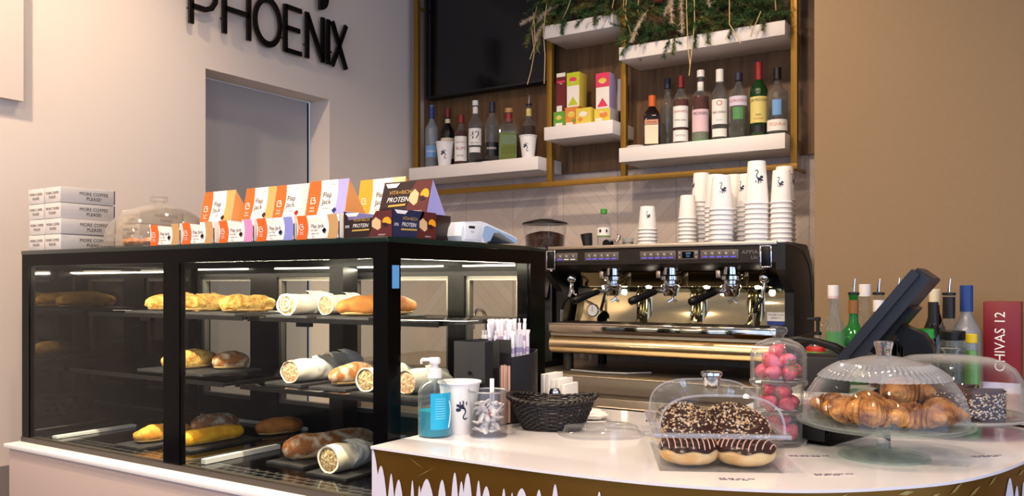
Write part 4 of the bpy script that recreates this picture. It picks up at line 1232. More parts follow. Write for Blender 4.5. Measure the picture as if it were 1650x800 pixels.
for i in range(n-1):
    (xa, za), (xb, zb) = prof[i], prof[i+1]
    b.add([(xa, 0, za), (xb, 0, zb), (xb, bd, zb), (xa, bd, za)], [(0, 1, 2, 3)], M['acryl'])
    (xa, za), (xb, zb) = inner[i], inner[i+1]
    b.add([(xa, .003, za), (xb, .003, zb), (xb, bd-.003, zb), (xa, bd-.003, za)], [(3, 2, 1, 0)], M['acryl'])
for y in (0, .003, bd-.003, bd): b.poly([(x, y, z) for x, z in (prof if y in (0, bd) else inner)], M['acryl'])
part('domed_lid', b, t, None, 50)
b = MB()
for y in (.0005, bd-.0005):
    b = MB(); b.tube([(x, y, z) for x, z in prof], .0022, M['rim_plastic'], 6); part('lid_edge', b, t)
b = MB(); b.at((bw/2, bd*.48, .1285)); b.lathe([(0, -.004), (.0090, -.004), (.0125, .0), (.0150, .004), (.0165, .020), (.0195, .022), (.0195, .027), (.016, .029), (0, .0285)], M['chrome'], 28); part('knob', b, t, 'chrome knob')
b = MB(); b.box(-.026, -.010, .03, .10, .050, .060, M['plastic_clear'], .002); part('side_handle', b, t)
dn = 'doughnuts in the clear box'
donut('doughnut', 'flat chocolate glazed doughnut with pink stripes, front of the box beside the basket end', bl(.055, .058, .005), .026, .0265, 0, 0, ang+.2, 'drizzle', 1, dn)
donut('doughnut', 'flat chocolate glazed doughnut with pink stripes, front of the box beside the strawberry jar', bl(.151, .058, .005), .026, .0265, 0, 0, ang-.3, 'drizzle', 2, dn)
donut('doughnut', 'nut covered doughnut leaning on top at the front, beside the basket end of the box', bl(.056, .088, .044), .025, .0225, R(22), 0, ang, 'nib', 3, dn)
donut('doughnut', 'nut covered doughnut leaning on top at the front, beside the strawberry jar', bl(.150, .088, .044), .025, .0225, R(22), 0, ang, 'nib', 4, dn)
donut('doughnut', 'flat doughnut at the bottom of the box behind the striped ones, basket end', bl(.055, .175, .005), .026, .0265, 0, 0, ang, 'nib', 5, dn)
donut('doughnut', 'flat doughnut at the bottom of the box behind the striped ones, jar end', bl(.151, .175, .005), .026, .0265, 0, 0, ang, 'nib', 6, dn)
donut('doughnut', 'nut covered doughnut on top at the back of the box, basket end', bl(.055, .175, .046), .026, .0225, R(12), 0, ang, 'nib', 7, dn)
donut('doughnut', 'nut covered doughnut on top at the back of the box, jar end', bl(.150, .175, .046), .026, .0225, R(12), 0, ang, 'nib', 8, dn)

# three tiered glass jar of strawberries
JX, JY = -.468, 1.690
M['jar_glass'] = thin_glass('pressed jar glass', 'fbfdfc', r0=.03, edge=.6, power=2.6, rough=.05, haze=.02, ehaze=.5)
t = thing('tiered_jar', 'three tiered round glass jar full of strawberries on the counter', 'glass jar', (JX, JY, CT))
b = MB(); b.lathe([(0, .0), (.046, .0), (.052, .004), (.054, .010), (.050, .012), (.044, .009), (0, .008)], M['jar_glass'], 40); part('foot', b, t, None, 60)
for z0, z1, r, fl, nm in ((.009, .058, .0450, .053, 'lower_tier'), (.066, .120, .0475, .0555, 'middle_tier')):
    b = MB(); b.lathe([(r, z0), (r, z1-.006), (fl-.003, z1-.002), (fl, z1+.002), (fl, z1+.006), (fl-.003, z1+.008), (r-.002, z1+.006), (0, z1+.006), (0, z1+.002), (r-.004, z1+.002), (r-.003, z1-.006), (r-.003, z0)], M['jar_glass'], 40); part(nm, b, t, None, 60)
b = MB()
pr = [(.0525, .128), (.0535, .132), (.0535, .170), (.0525, .182), (.0480, .192), (.0390, .200), (.0240, .207), (.0110, .210), (.0095, .214), (.0150, .218), (.0180, .224), (.0150, .231), (0, .233)]
b.lathe(pr, M['jar_glass'], 40); b.lathe([(.0500, .128), (.0500, .168), (.0490, .179), (.045, .188), (.036, .196), (0, .205)], M['jar_glass'], 40)
b.lathe([(.0538, .170), (.0545, .172), (.0538, .174)], M['jar_glass'], 40)
part('lid', b, t, 'domed glass lid with a knob', 60)
M['berry'] = pbr('pink strawberry', 'cc2440', .3, col2='ec7088', scale=45, bump=.5, bscale=170)
M['leaf'] = pbr('strawberry leaf', '4d7a2c', .6)
def berry(label, loc, s, rx, rz, grp):
    t = thing('strawberry', label, 'strawberry', loc, rz, grp); t.rotation_euler = (rx, 0, rz)
    b = MB(); pr = [(0, -1.15), (.28, -1.0), (.60, -.55), (.82, 0), (.80, .35), (.55, .62), (.2, .70), (0, .68)]
    b.lathe([(r*s, z*s) for r, z in pr], M['berry'], 18, wob=lambda a, z: 1+.05*math.sin(3*a)); part('berry_flesh', b, t, None, 60)
    b = MB()
    for i in range(6):
        a = i*PI/3; b.poly([(0, 0, .70*s), (.42*s*math.cos(a-.3), .42*s*math.sin(a-.3), .72*s), (.7*s*math.cos(a), .7*s*math.sin(a), .62*s), (.42*s*math.cos(a+.3), .42*s*math.sin(a+.3), .72*s)], M['leaf'])
    part('leaf_crown', b, t, 'green leaves')
rr = random.Random(9)
for tier, z0, Rr, lays in (('lower', .010, .0405, (4, 2)), ('middle', .067, .043, (5, 3)), ('upper', .1275, .0475, (6, 4, 1))):
    z = z0
    for li, n in enumerate(lays):
        for i in range(n):
            a = 2*PI*i/n + .5 + li*.7; s_ = rr.uniform(.0160, .0195)
            r = 0 if n == 1 else (Rr - s_*.95)*(1 if li == 0 else .72)
            berry('pink red strawberry inside the %s tier of the glass jar' % tier, (JX+r*math.cos(a), JY+r*math.sin(a), CT+z+s_*.95), s_, rr.uniform(-1.9, 1.9), rr.uniform(0, 6), 'strawberries in the %s tier' % tier)
        z += .0195

# croissant stand and its ribbed dome
SX, SY = -.272, 1.668
M['edge_glass'] = thin_glass('green edged glass', 'f2f8f5', r0=.03, edge=.16, power=2.6, haze=.07, hazecol='d4e0dc', ehaze=.1)
t = thing('cake_stand', 'footed clear glass cake stand holding croissants at the counter front', 'cake stand', (SX, SY, CT))
b = MB(); b.lathe([(0, .0012), (.070, .0012), (.074, 0), (.079, .002), (.078, .005), (.050, .010), (.025, .013), (.014, .018), (0, .018)], M['edge_glass'], 48); part('foot', b, t, None, 60)
b = MB(); b.lathe([(.014, .016), (.012, .022), (.0125, .045), (.016, .056), (.0, .056)], M['solid_glass'], 24); part('stem', b, t, None, 60)
wv = lambda a, z: 1 + (.004*math.sin(26*a) if z > .063 else 0)
b = MB(); b.lathe([(0, .055), (.10, .056), (.138, .058), (.149, .062), (.151, .067), (.148, .068), (.138, .063), (0, .061)], M['edge_glass'], 104, wob=wv); part('plate', b, t, 'round plate with a wavy rim', 60)
t = thing('glass_dome', 'large clear glass dome with a ribbed band over the croissants', 'glass dome', (SX, SY, CT+.0645))
r = .140; hh = .130
def dome_prof(r, h, n, e=.82): return [(r*math.cos(a)**.9 if a < PI/2 else 0, h*math.sin(a)**e) for a in [i*PI/2/n for i in range(n+1)]]
P_ = [(.1405, 0), (.1405, .010), (.1385, .030), (.1320, .052), (.1180, .074), (.0990, .090), (.0700, .106), (.0400, .116), (.014, .120)]
b = MB(); b.lathe(P_, M['clear'], 56); b.lathe([(q-.0035, max(0, z-.003)) for q, z in P_[:-1]]+[(.0, .116)], M['clear'], 56); part('dome', b, t, None, 80)
def frost_ribs():
    return thin_glass('ribbed pressed glass', 'eef1f3', r0=.20, edge=.6, power=1.6, rough=.10, haze=.30, hazecol='e8ecf4')
M['ribbed'] = frost_ribs()
b = MB(); Pr = [(.1120, .0800), (.1040, .0875), (.0960, .0935), (.0850, .1002), (.0740, .1058)]
n = 120
rows_ = []
for k, (q, z) in enumerate(Pr):
    for i in range(n):
        a = 2*PI*(i+(.5 if k % 2 else 0))/n; bump = .0016*(1 if i % 2 else 0)
        rows_.append(((q+.0012+bump)*math.sin(a), -(q+.0012+bump)*math.cos(a), z+.0012+bump*.7))
b.add(rows_, [(k*n+i, k*n+(i+1) % n, (k+1)*n+(i+1) % n, (k+1)*n+i) for k in range(len(Pr)-1) for i in range(n)], M['ribbed'], True)
part('ribbed_band', b, t, 'band of pressed ribs')
b = MB(); b.lathe([(.074, .1062), (.040, .1170), (.014, .1212)], thin_glass('frosted crown glass', 'eef0f4', r0=.12, edge=.5, rough=.2, haze=.22, hazecol='dde0e8'), 48); part('crown', b, t, None, 60)
b = MB(); b.lathe([(0, .119), (.013, .119), (.0132, .122), (.0138, .132), (.0170, .144), (.0160, .147), (0, .148)], M['solid_glass'], 20); part('knob', b, t, 'solid glass knob', 40)
M['croissant'] = pbr('croissant crust', '74390e', .42, col2='dc9a50', scale=22, bump=.9, bscale=70, stretch=(1, 2, 2), detail=6)
def croissant(name, label, loc, rz, s=1., seed=0, bend=1.):
    b = MB(); n, k = 150, 18; vs = []
    for i in range(n+1):
        f = i/n; a = (f-.5)*PI*.95*bend
        Rc = .034*s
        r = s*(.0045 + .0195*math.sin(PI*f)**.8)
        band = (f*8) % 1.
        r *= 1 + .26*(band-.5)*(1 if f < .5 else -1)
        r *= 1 + .045*math.sin(f*2*PI*30+2*math.sin(f*40+seed))
        cx, cy = Rc*math.sin(a)*1.15, Rc*(1-math.cos(a))
        tx, ty = math.cos(a)*1.15, math.sin(a); l = math.hypot(tx, ty); nx, ny = -ty/l, tx/l
        for j in range(k):
            q = 2*PI*j/k; d = 1+.05*mnoise.noise(Vector((f*8+seed, math.cos(q)*2, math.sin(q)*2)))
            vs.append((cx+nx*r*d*math.cos(q), cy+ny*r*d*math.cos(q), s*.017+r*d*.9*math.sin(q)))
    fs = [(i*k+j, i*k+(j+1) % k, (i+1)*k+(j+1) % k, (i+1)*k+j) for i in range(n) for j in range(k)] + [tuple(range(k))[::-1], tuple(range(n*k, (n+1)*k))]
    zm = min(v[2] for v in vs); vs = [(x, y, z-zm) for x, y, z in vs]
    b.add(vs, fs, M['croissant'])
    return single(name, b, label, 'croissant', loc, rz, 'croissants under the ribbed dome', 28)
pz = CT+.0625
for i, (dx, dy, rz, s, lab) in enumerate((
    (-.095, .018, 2.4, .95, 'croissant at the edge of the stand nearest the strawberry jar'),
    (-.062, -.048, 2.0, 1.0, 'croissant at the front of the stand, second from the jar side'),
    (-.008, -.078, .3, 1.15, 'large ridged croissant at the very front of the stand'),
    (.062, -.052, 3.5, 1.0, 'croissant at the front of the stand toward the counter end'),
    (.098, .012, 5.1, 1.05, 'croissant at the edge of the stand nearest the counter end'),
    (-.040, .060, 1.2, 1.0, 'croissant at the back of the stand, jar side'),
    (.045, .062, 4.4, 1.0, 'croissant at the back of the stand, counter end side'))):
    croissant('croissant', lab, (SX+dx*.93, SY+dy*.93, pz), rz, s, i)
croissant('croissant', 'croissant lying on top of the others in the middle of the stand', (SX+.030, SY+.010, pz+.034), 4.0, 1.05, 9)

# second stand behind, with a chocolate cake
TX, TY = -.200, 2.045
t = thing('cake_stand', 'footed glass cake stand with a chocolate cake, behind the croissant stand', 'cake stand', (TX, TY, CT))
b = MB(); b.lathe([(0, 0), (.050, 0), (.053, .002), (.050, .005), (.03, .010), (.014, .013), (.011, .028), (0, .028)], M['edge_glass'], 40); part('foot', b, t, None, 60)
b = MB(); b.lathe([(0, .028), (.11, .028), (.143, .033), (.150, .040), (.147, .041), (.138, .036), (0, .034)], M['ribbed'], 90, wob=lambda a, z: 1+.006*math.sin(45*a)); part('plate', b, t, 'round plate with a pressed rope rim', 60)
t = thing('glass_dome', 'smooth clear dome with a flat top over the chocolate cake', 'glass dome', (TX, TY, CT+.0378))
P2 = [(.140, 0), (.1405, .02), (.139, .055), (.134, .080), (.122, .100), (.104, .113), (.08, .121), (.04, .125), (.0, .126)]
b = MB(); b.lathe(P2, M['clear'], 56); b.lathe([(max(0, q-.003), max(0, z-.003)) for q, z in P2], M['clear'], 56); part('dome', b, t, None, 80)
b = MB(); b.lathe([(.014, .1255), (.012, .130), (.020, .140), (0, .141)], M['clear'], 24); part('knob', b, t)
M['cake'] = bread_mat('chocolate cake', '2a150d', '4a281a', 60, .8)
t = thing('chocolate_cake', 'dark chocolate cake covered in pale almond flakes under the rear dome', 'cake', (TX+.02, TY+.0, CT+.0345))
b = MB(); b.lathe([(0, 0), (.080, 0), (.083, .004), (.083, .056), (.080, .060), (0, .060)], M['cake'], 36, R(-200), R(110)); b.poly([(0, 0, 0), (.083*math.sin(R(110)), -.083*math.cos(R(110)), 0), (.083*math.sin(R(110)), -.083*math.cos(R(110)), .058), (0, 0, .058)], M['cake']); b.poly([(0, 0, 0), (.083*math.sin(R(-200)), -.083*math.cos(R(-200)), 0), (.083*math.sin(R(-200)), -.083*math.cos(R(-200)), .058), (0, 0, .058)], M['cake']); part('sponge', b, t)
b = MB(); rr = random.Random(4)
for i in range(950):
    a = R(rr.uniform(-198, 108)); z = rr.uniform(.004, .056); s = rr.uniform(.002, .004); m = rr.choice([M['nib2'], M['nib2'], M['nib'], M['nib3']])
    c = Vector((.0838*math.sin(a), -.0838*math.cos(a), z)); e = Vector((math.cos(a), math.sin(a), rr.uniform(-.6, .6))); u = Vector((0, 0, 1)); nn = Vector((math.sin(a), -math.cos(a), 0))
    b.add([c+e*s, c+u*s*.6, c-e*s, c-u*s*.6, c+nn*.0016], [(0, 1, 4), (1, 2, 4), (2, 3, 4), (3, 0, 4)], m, True)
part('almond_flakes', b, t, 'pale almond flakes')

# little printed price stickers on the counter top
M['violet_ink'] = pbr('violet ink', '54406e', .6)
for i, (x, y, rz, lab) in enumerate(((-.396, 1.602, .5, 'printed counter sticker beside the foot of the strawberry jar'), (-.440, 1.352, .45, 'printed counter sticker in front of the doughnut box'),
                                     (-.322, 1.470, .6, 'printed counter sticker in front of the croissant stand'), (-.118, 1.780, .75, 'printed counter sticker near the rounded end of the counter'))):
    b = MB(); rr = random.Random(i)
    for row, n in ((0, 4), (1, 3)):
        x0 = -.030
        for k in range(n):
            w_ = rr.uniform(.010, .018); m_ = 9
            for q in range(m_):
                xa, xb = x0+w_*q/m_, x0+w_*(q+1)/m_; za = (.0035*math.sin(q*2.4+rr.random())) ; zb = (.0035*math.sin((q+1)*2.4+rr.random()))
                d = Vector((xb-xa, zb-za, 0)).normalized(); nn = Vector((-d.y, d.x, 0))*.0010
                y0 = -.008*row
                b.poly([(xa+nn.x, y0+za+nn.y, .0004), (xb+nn.x, y0+zb+nn.y, .0004), (xb-nn.x, y0+zb-nn.y, .0004), (xa-nn.x, y0+za-nn.y, .0004)], M['violet_ink'])
            x0 += w_+.003
    b.box(-.036, .036, -.018, .012, .0001, .0003, M['white_gloss'])
    single('counter_sticker', b, lab, 'sticker', (x, y, CT), rz)
# ================================================================== BACK COUNTER, ESPRESSO MACHINE, GRINDER
BZ = .885
t = thing('back_counter', 'brushed steel back counter with drawers under the espresso machine', 'counter', (-2.96, 3.03, 0))
b = MB(); b.box(0, 2.20, 0, .685, BZ-.006, BZ, M['steel'], .001); b.box(0, 2.20, 0, .004, BZ-.065, BZ-.006, M['steel']); part('steel_top', b, t)
b = MB(); b.box(.0, 2.20, .03, .66, .10, BZ-.066, M['steel']); part('carcass', b, t)
for i in range(5):
    x0 = .155+i*.405
    d = MB(); d.box(x0, x0+.395, .012, .030, .56, BZ-.085, M['steel'], .003); pd = part('drawer', d, t)
    d = MB(); d.box(x0+.03, x0+.365, .0095, .0125, BZ-.16, BZ-.12, M['black_matte'], .001); d.tube([(x0+.03, .008, BZ-.12), (x0+.365, .008, BZ-.12)], .004, M['steel'], 8); part('drawer_handle', d, pd, 'recessed dark handle slot')
    d = MB(); d.box(x0, x0+.395, .012, .030, .12, .55, M['steel'], .003); part('door', d, t)
b = MB(); b.box(.02, 2.18, .06, .64, 0, .10, M['black_matte']); part('kick_board', b, t)

t = thing('tap', 'chrome gooseneck tap behind the display case', 'tap', (-2.42, 3.50, BZ))
b = MB(); b.cyl(.024, 0, .012, M['chrome'], 20, .002); b.cyl(.014, .012, .06, M['chrome'], 16); b.box(.012, .06, -.006, .006, .040, .050, M['chrome'], .002); part('tap_base', b, t)
b = MB(); b.tube([(0, 0, .055), (0, 0, .19)] + [(0, -.055+.055*math.cos(a), .19+.055*math.sin(a)) for a in [i*PI/10 for i in range(1, 11)]] + [(0, -.11, .15)], .0095, M['chrome'], 12); part('spout', b, t, None, 60)

# ---- espresso machine; local origin front left foot line, x to the right
mx, my = -1.846, 3.15
em = thing('espresso_machine', 'large black and steel three group espresso machine on the back counter', 'espresso machine', (mx, my, BZ))
MW = .999
M['head_black'] = pbr('bronze black panel', '1d1613', .42)
M['side_black'] = pbr('black side plastic', '121214', .38)
for x in (.06, .94):
    for y in (.06, .38):
        q = MB(); q.at((x, y, 0)); q.cyl(.022, 0, .078, M['black_matte'], 20, .004); part('foot', q, em)
b = MB()
M['steel_warm'] = pbr('warm polished steel', 'dcc6a0', .22, metal=1.)
M['steel_olive'] = pbr('polished steel back', 'c2b894', .05, metal=1.)
n = 12
pr = [(.05, .076)] + [(.028-.034*math.sin(PI*i/n), .113-.037*math.cos(PI*i/n)) for i in range(n+1)] + [(.05, .150)]
b.prism(pr, .0, .965, M['steel_warm'], 'yz'); part('tray_roll', b, em, 'polished rounded steel front roll', 30)
b = MB(); b.box(.0, .965, .02, .40, .078, .16, M['black_matte']); b.box(0, .965, .012, .05, .150, .163, M['steel']); part('lower_body', b, em)
b = MB(); b.box(-.002, .967, -.006, .03, .163, .203, M['steel_mirror'], .004); b.box(-.002, .967, -.010, .012, .198, .206, M['steel_mirror'], .003); b.box(0, .965, .03, .25, .163, .195, M['steel']); part('drip_tray', b, em, 'steel drip tray')
b = MB()
M['tray_dark'] = pbr('dark steel tray', '6a635a', .3, metal=.8)
b.box(.01, .955, .02, .225, .2035, .2055, M['tray_dark'])
for i in range(90): b.box(.015+i*.0105, .015+i*.0105+.0018, .02, .225, .2055, .2072, M['tray_dark'])
part('tray_grid', b, em)
def curved(y0, y1, z0, z1, bulge, k=10):
    return [(y0 + (y1-y0)*i/k - bulge*math.sin(PI*i/k), z0 + (z1-z0)*i/k) for i in range(k+1)]
b = MB(); c = curved(.188, .224, .208, .352, -.006)
b.prism(c + [(.236, .352), (.236, .208)], .02, .955, M['steel_olive'], 'yz'); part('splash_back', b, em, 'polished steel splash back', 60)
b = MB(); b.box(.02, .955, .235, .42, .16, .42, M['black_matte']); part('rear_body', b, em)
# head with keypads
b = MB(); b.prism([(0, .452), (0, .514), (.01, .518), (.43, .518), (.43, .40), (.20, .40), (.16, .408), (.02, .440)], .0, .965, M['head_black'], 'yz'); part('head', b, em, 'dark bronze head panel', 25)
b = MB(); b.prism([(.095, .4195), (.118, .362), (.205, .356), (.205, .395), (.16, .4065)], .10, .90, M['steel_olive'], 'yz'); part('group_cover', b, em, 'polished steel strip behind the groups', 25)
b = MB(); b.box(-.004, .969, -.004, .435, .517, .525, M['steel']); b.box(-.004, .969, -.006, .004, .517, .531, M['steel'], .001); part('cup_rail', b, em, 'steel cup tray on top')
side = [(.0, .522), (.0, .425), (.012, .412), (.105, .350), (.118, .338), (.118, .095), (.130, .08), (.385, .08), (.425, .095), (.432, .26), (.418, .38), (.385, .465), (.325, .522), (.30, .527), (.02, .527)]
for x0, x1 in ((.965, .999), (-.034, 0)):
    q = MB(); q.prism(side, x0, x1, M['side_black'], 'yz'); sp = part('side_panel', q, em, 'black plastic side panel', 25)
    q = MB(); xx = x1+.0006 if x0 > 0 else x0-.0006
    q.tube([(xx, .005, .520), (xx, .12, .519), (xx, .24, .50), (xx, .33, .455), (xx, .372, .40), (xx, .39, .30)], .0016, M['alu'], 5); q.box(xx-.0006, xx+.0008, .13, .40, .168, .171, M['alu']); part('trim_line', q, sp)
# keypads
M['key'] = pbr('grey key', '5c5552', .4); M['key_lamp'] = emis('violet key light', '6a5be0', 1.6); M['key_icon'] = emis('white key icon', 'fff1d8', .9)
def keypad(x0, n, w):
    q = MB(); q.box(x0, x0+w, -.004, .0, .466, .502, M['key'], .0018); kp = part('keypad', q, em, 'grey keypad')
    for i in range(n):
        kw = (w-.012)/n; xa = x0+.006+i*kw
        q = MB(); q.box(xa+.001, xa+kw-.001, -.0062, -.004, .470, .498, M['key'], .001)
        q.box(xa+.004, xa+kw-.004, -.0068, -.0062, .4725, .4765, M['key_lamp'] if (n == 5 or i == 0) else M['key_icon'])
        xc = xa+kw/2
        q.at((xc, -.0064, .488), rx=PI/2); q.lathe([(.0022, 0), (.0042, .0)], M['key_icon'], 10, R(20), R(300 if i % 2 else 220)); q.T = Matrix.Identity(4)
        part('key', q, kp)
keypad(.033, 3, .106); keypad(.172, 5, .157); keypad(.423, 5, .153); keypad(.676, 5, .150)
b = MB(); b.box(.583, .668, -.003, 0, .466, .502, M['key'], .0015); b.box(.602, .650, -.0036, -.003, .472, .497, M['black_gloss'])
M['disp'] = emis('blue display text', '8cc4f0', 1.2)
b.text('12:30', .0095, M['disp'], (.626, -.0040, .490)); b.text('TTT', .0085, M['disp'], (.626, -.0040, .478))
for x in (.592, .659):
    for z in (.476, .493): b.box(x-.002, x+.002, -.0038, -.003, z-.002, z+.002, M['key_icon'])
part('display', b, em, 'small blue lit display')
b = MB(); b.text('APPIA', .021, M['alu'], (.868, -.0008, .490), xs=1.15); b.text('Life', .018, M['alu'], (.885, -.0008, .470)); part('model_lettering', b, em, 'silver lettering')
# groups with portafilters
for gx in (.271, .527, .776):
    q = MB()
    q.at((gx, .065, 0)); q.lathe([(0, .352), (.036, .352), (.038, .356), (.038, .368), (.030, .372), (.030, .384), (.040, .388), (.040, .402), (.031, .408), (.031, .44), (0, .44)], M['chrome'], 32)
    q.T = Matrix.Identity(4); q.box(gx-.058, gx-.040, .05, .085, .395, .425, M['steel'], .003); q.box(gx-.025, gx+.025, .06, .16, .405, .44, M['chrome'], .006)
    g = part('group_head', q, em, 'chrome group head', 30)
    q = MB(); q.at((gx, .065, 0)); q.lathe([(0, .322), (.026, .322), (.030, .330), (.032, .352), (.036, .355), (.036, .362), (0, .362)], M['chrome'], 28); q.T = Matrix.Identity(4)
    q.tube([(gx-.020, .055, .343), (gx-.045, .018, .340)], .0085, M['chrome'], 10); q.tube([(gx, .085, .324), (gx, .083, .308), (gx-.016, .075, .298)], .006, M['chrome'], 8); q.tube([(gx, .085, .324), (gx, .083, .308), (gx+.016, .090, .298)], .006, M['chrome'], 8)
    pf = part('portafilter', q, em, 'chrome portafilter with a black handle', 40)
    q = MB(); d = Vector((-.56, -.80, -.32)).normalized(); p0 = Vector((gx-.044, .020, .340))
    q.tube([p0+d*s for s in (0, .008, .03, .07, .105, .125, .130)], [.0095, .012, .0125, .0145, .017, .015, .008], M['black'], 12); part('portafilter_handle', q, pf, 'black handle', 60)
M['spot'] = emis('small white spot', 'fff4e0', 30.)
for gx in (.20, .405, .655, .86):
    q = MB(); q.at((gx, .126, .3560)); q.lathe([(0, -.004), (.010, -.003), (.013, .006), (0, .006)], M['spot'], 14); part('work_light', q, em, 'small lit spot')
# steam wands, levers, round disc, card
for gx, sgn in ((.075, 1), (.905, -1)):
    q = MB(); q.at((gx, .06, .395)); q.blob((0, 0, 0), (.021, .021, .021), M['chrome'], 16, 10); q.T = Matrix.Identity(4)
    q.tube([(gx, .06, .39), (gx, .055, .36), (gx+.004*sgn, .045, .335), (gx-.0*sgn, .035, .315)], .0062, M['chrome'], 10)
    q.tube([(gx, .035, .315), (gx-.018, .028, .295), (gx-.030, .028, .262)], .0075, M['black'], 10); q.tube([(gx-.030, .028, .262), (gx-.032, .030, .212)], .006, M['chrome'], 10)
    part('steam_wand', q, em, 'chrome steam wand with a black grip', 60)
    q = MB(); xl = .930 if sgn < 0 else .012
    q.box(xl-.023, xl+.023, -.012, -.004, .431, .437, M['chrome'], .002); q.box(xl-.023, xl+.023, -.012, -.004, .508, .514, M['chrome'], .002); q.box(xl-.023, xl-.016, -.012, -.004, .431, .514, M['chrome'], .002); q.box(xl+.016, xl+.023, -.012, -.004, .431, .514, M['chrome'], .002); q.box(xl-.005, xl+.005, -.006, .02, .425, .44, M['chrome'])
    lv = part('steam_lever', q, em, 'chrome framed steam lever')
    q = MB(); q.box(xl-.0155, xl+.0155, -.018, -.003, .4375, .5075, M['black'], .005); part('lever_grip', q, lv, 'black grip')
b = MB(); b.at((.132, .155, .256), rx=PI/2); b.cyl(.029, 0, .012, M['chrome'], 28, .002); b.cyl(.024, .012, .0128, M['paper'], 24); b.box(-.001, .001, -.004, .018, .0129, .0134, M['ink']); part('round_disc', b, em, 'round chrome disc')  # round chrome disc with a pale face and a dark bar
b = MB(); b.tube([(.075, .06, .375), (.070, .09, .33), (.10, .13, .30), (.132, .15, .282)], .006, M['chrome'], 8); part('water_spout', b, em)
b = MB(); b.box(.893, .962, .135, .1365, .212, .262, M['paper']); b.box(.893, .962, .1343, .135, .212, .228, pbr('blue card print', '27408c', .5)); b.text('MASTER YOUR', .0085, M['ink_navy'], (.927, .1342, .252)); b.text('PRODUCT', .0085, M['ink_navy'], (.927, .1342, .240)); part('card', b, em, 'small white and blue card')

# power cable under the machine
b = MB(); b.tube([(.05, 0, .004), (.12, -.03, .006), (.22, -.045, .006), (.32, -.02, .006), (.38, .08, .004)], .0045, pbr('grey cable', '8a8a8c', .5), 8)
single('power_cable', b, 'grey cable lying on the steel counter under the machine', 'cable', (-1.80, 3.17, BZ+.0005))

# ---- coffee grinder to the left of the machine
gx, gy = -2.005, 3.32
t = thing('coffee_grinder', 'black coffee grinder with a round clear hopper full of beans', 'coffee grinder', (gx, gy, BZ))
b = MB(); b.box(-.085, .085, -.02, .17, 0, .40, M['side_black'], .012); b.box(-.095, .095, -.12, .17, 0, .03, M['side_black'], .008); part('body', b, t)
b = MB(); b.at((.0, -.02, .345), rx=-R(20)); b.box(-.075, .075, -.015, .0, -.045, .060, M['black'], .006); b.box(-.05, .05, -.0165, -.015, -.03, .045, M['black_gloss']); b.box(-.03, -.005, -.017, -.0165, .01, .03, M['disp']); b.box(.005, .03, -.017, -.0165, .01, .03, M['disp']); b.box(-.03, -.005, -.017, -.0165, -.02, .0, M['key_icon']); part('control_panel', b, t, 'tilted panel with a small display')
b = MB(); b.at((0, -.045, .25)); b.lathe([(.018, 0), (.026, .05), (.026, .06)], M['black'], 16); b.at((0, 0, 0)); b.tube([(-.04, -.03, .18), (-.04, -.10, .175), (.04, -.10, .175), (.04, -.03, .18)], .005, M['chrome'], 8); part('spout_and_fork', b, t)
b = MB(); b.at((0, .06, 0)); b.lathe([(.055, .40), (.06, .42), (.080, .47), (.087, .52), (.096, .60), (.101, .648), (.099, .648), (.094, .60), (.085, .521), (.078, .472), (.058, .424)], M['clear'], 40); part('hopper', b, t, 'clear plastic hopper', 60)
M['bean'] = pbr('roasted beans', '23120a', .35, col2='4a2a18', scale=55, bump=1., bscale=90)
b = MB(); b.at((0, .06, 0)); pr = [(0, .405), (.053, .405), (.057, .424), (.076, .473), (.083, .521), (.0905, .595), (.07, .605), (.03, .614), (0, .616)]
b.lathe(pr, M['bean'], 40)
rr = random.Random(6)
for i in range(260):
    if i % 2: a = rr.uniform(0, 2*PI); r = .09*math.sqrt(rr.random()); c = (r*math.cos(a)*.95, r*math.sin(a)*.95, .612-.018*(r/.09)**2)
    else:
        a = rr.uniform(0, 2*PI); z = rr.uniform(.48, .59); r = .083+.0075*(z-.521)/.074 - .002; c = (r*math.cos(a), r*math.sin(a), z)
    b.blob(c, (rr.uniform(.004, .006), rr.uniform(.003, .005), .0035), M['bean'], 6, 4)
o = part('coffee_beans', b, t, 'dark roasted beans', 60); o['kind'] = 'stuff'
b = MB(); b.at((0, .06, 0)); b.lathe([(0, .672), (.03, .671), (.075, .662), (.105, .653), (.106, .646), (.098, .646), (0, .648)], M['black'], 40); part('hopper_lid', b, t, 'black hopper lid', 50)

# ---- things on the machine top
MZ = BZ+.5255
t = thing('water_bottle', 'clear plastic bottle with a green cap and white label on the machine', 'bottle', (-1.722, 3.42, MZ))
b = MB(); b.lathe([(0, 0), (.029, 0), (.031, .004), (.030, .05), (.031, .10), (.030, .115), (.018, .145), (.0125, .155), (.0125, .162)], M['plastic_clear'], 28); part('bottle_body', b, t, None, 60)
b = MB(); b.lathe([(.0316, .062), (.0316, .098)], M['paper'], 28); b.lathe([(.0318, .058), (.0318, .062)], pbr('green band', '78b04a', .5), 28); b.blob((-.002, -.0315, .082), (.006, .001, .008), M['ink'], 10, 6); b.blob((.024, -.021, .082), (.004, .004, .007), M['ink'], 10, 6); part('label', b, t, 'white label with a dark drop')
b = MB(); b.cyl(.0150, .160, .182, pbr('green cap', '3f9c2f', .4), 24, .002); part('cap', b, t, 'green cap')
t = thing('tamper', 'small dark tamper tilted on the machine beside the green capped bottle', 'tamper', (-1.792, 3.40, MZ))
b = MB(); b.at((0, 0, .014), ry=R(-8)); b.lathe([(0, .0), (.021, .002), (.026, .05), (.027, .058), (.0, .06)], M['black_matte'], 24); part('dark_cup', b, t)
b = MB(); b.blob((.0, 0, .007), (.032, .020, .007), M['alu'], 18, 8); part('cloth_pad', b, t, 'grey pad beneath')
t = thing('steel_jug', 'small polished steel pitcher lying between the bottle and the glass', 'pitcher', (-1.658, 3.38, MZ))
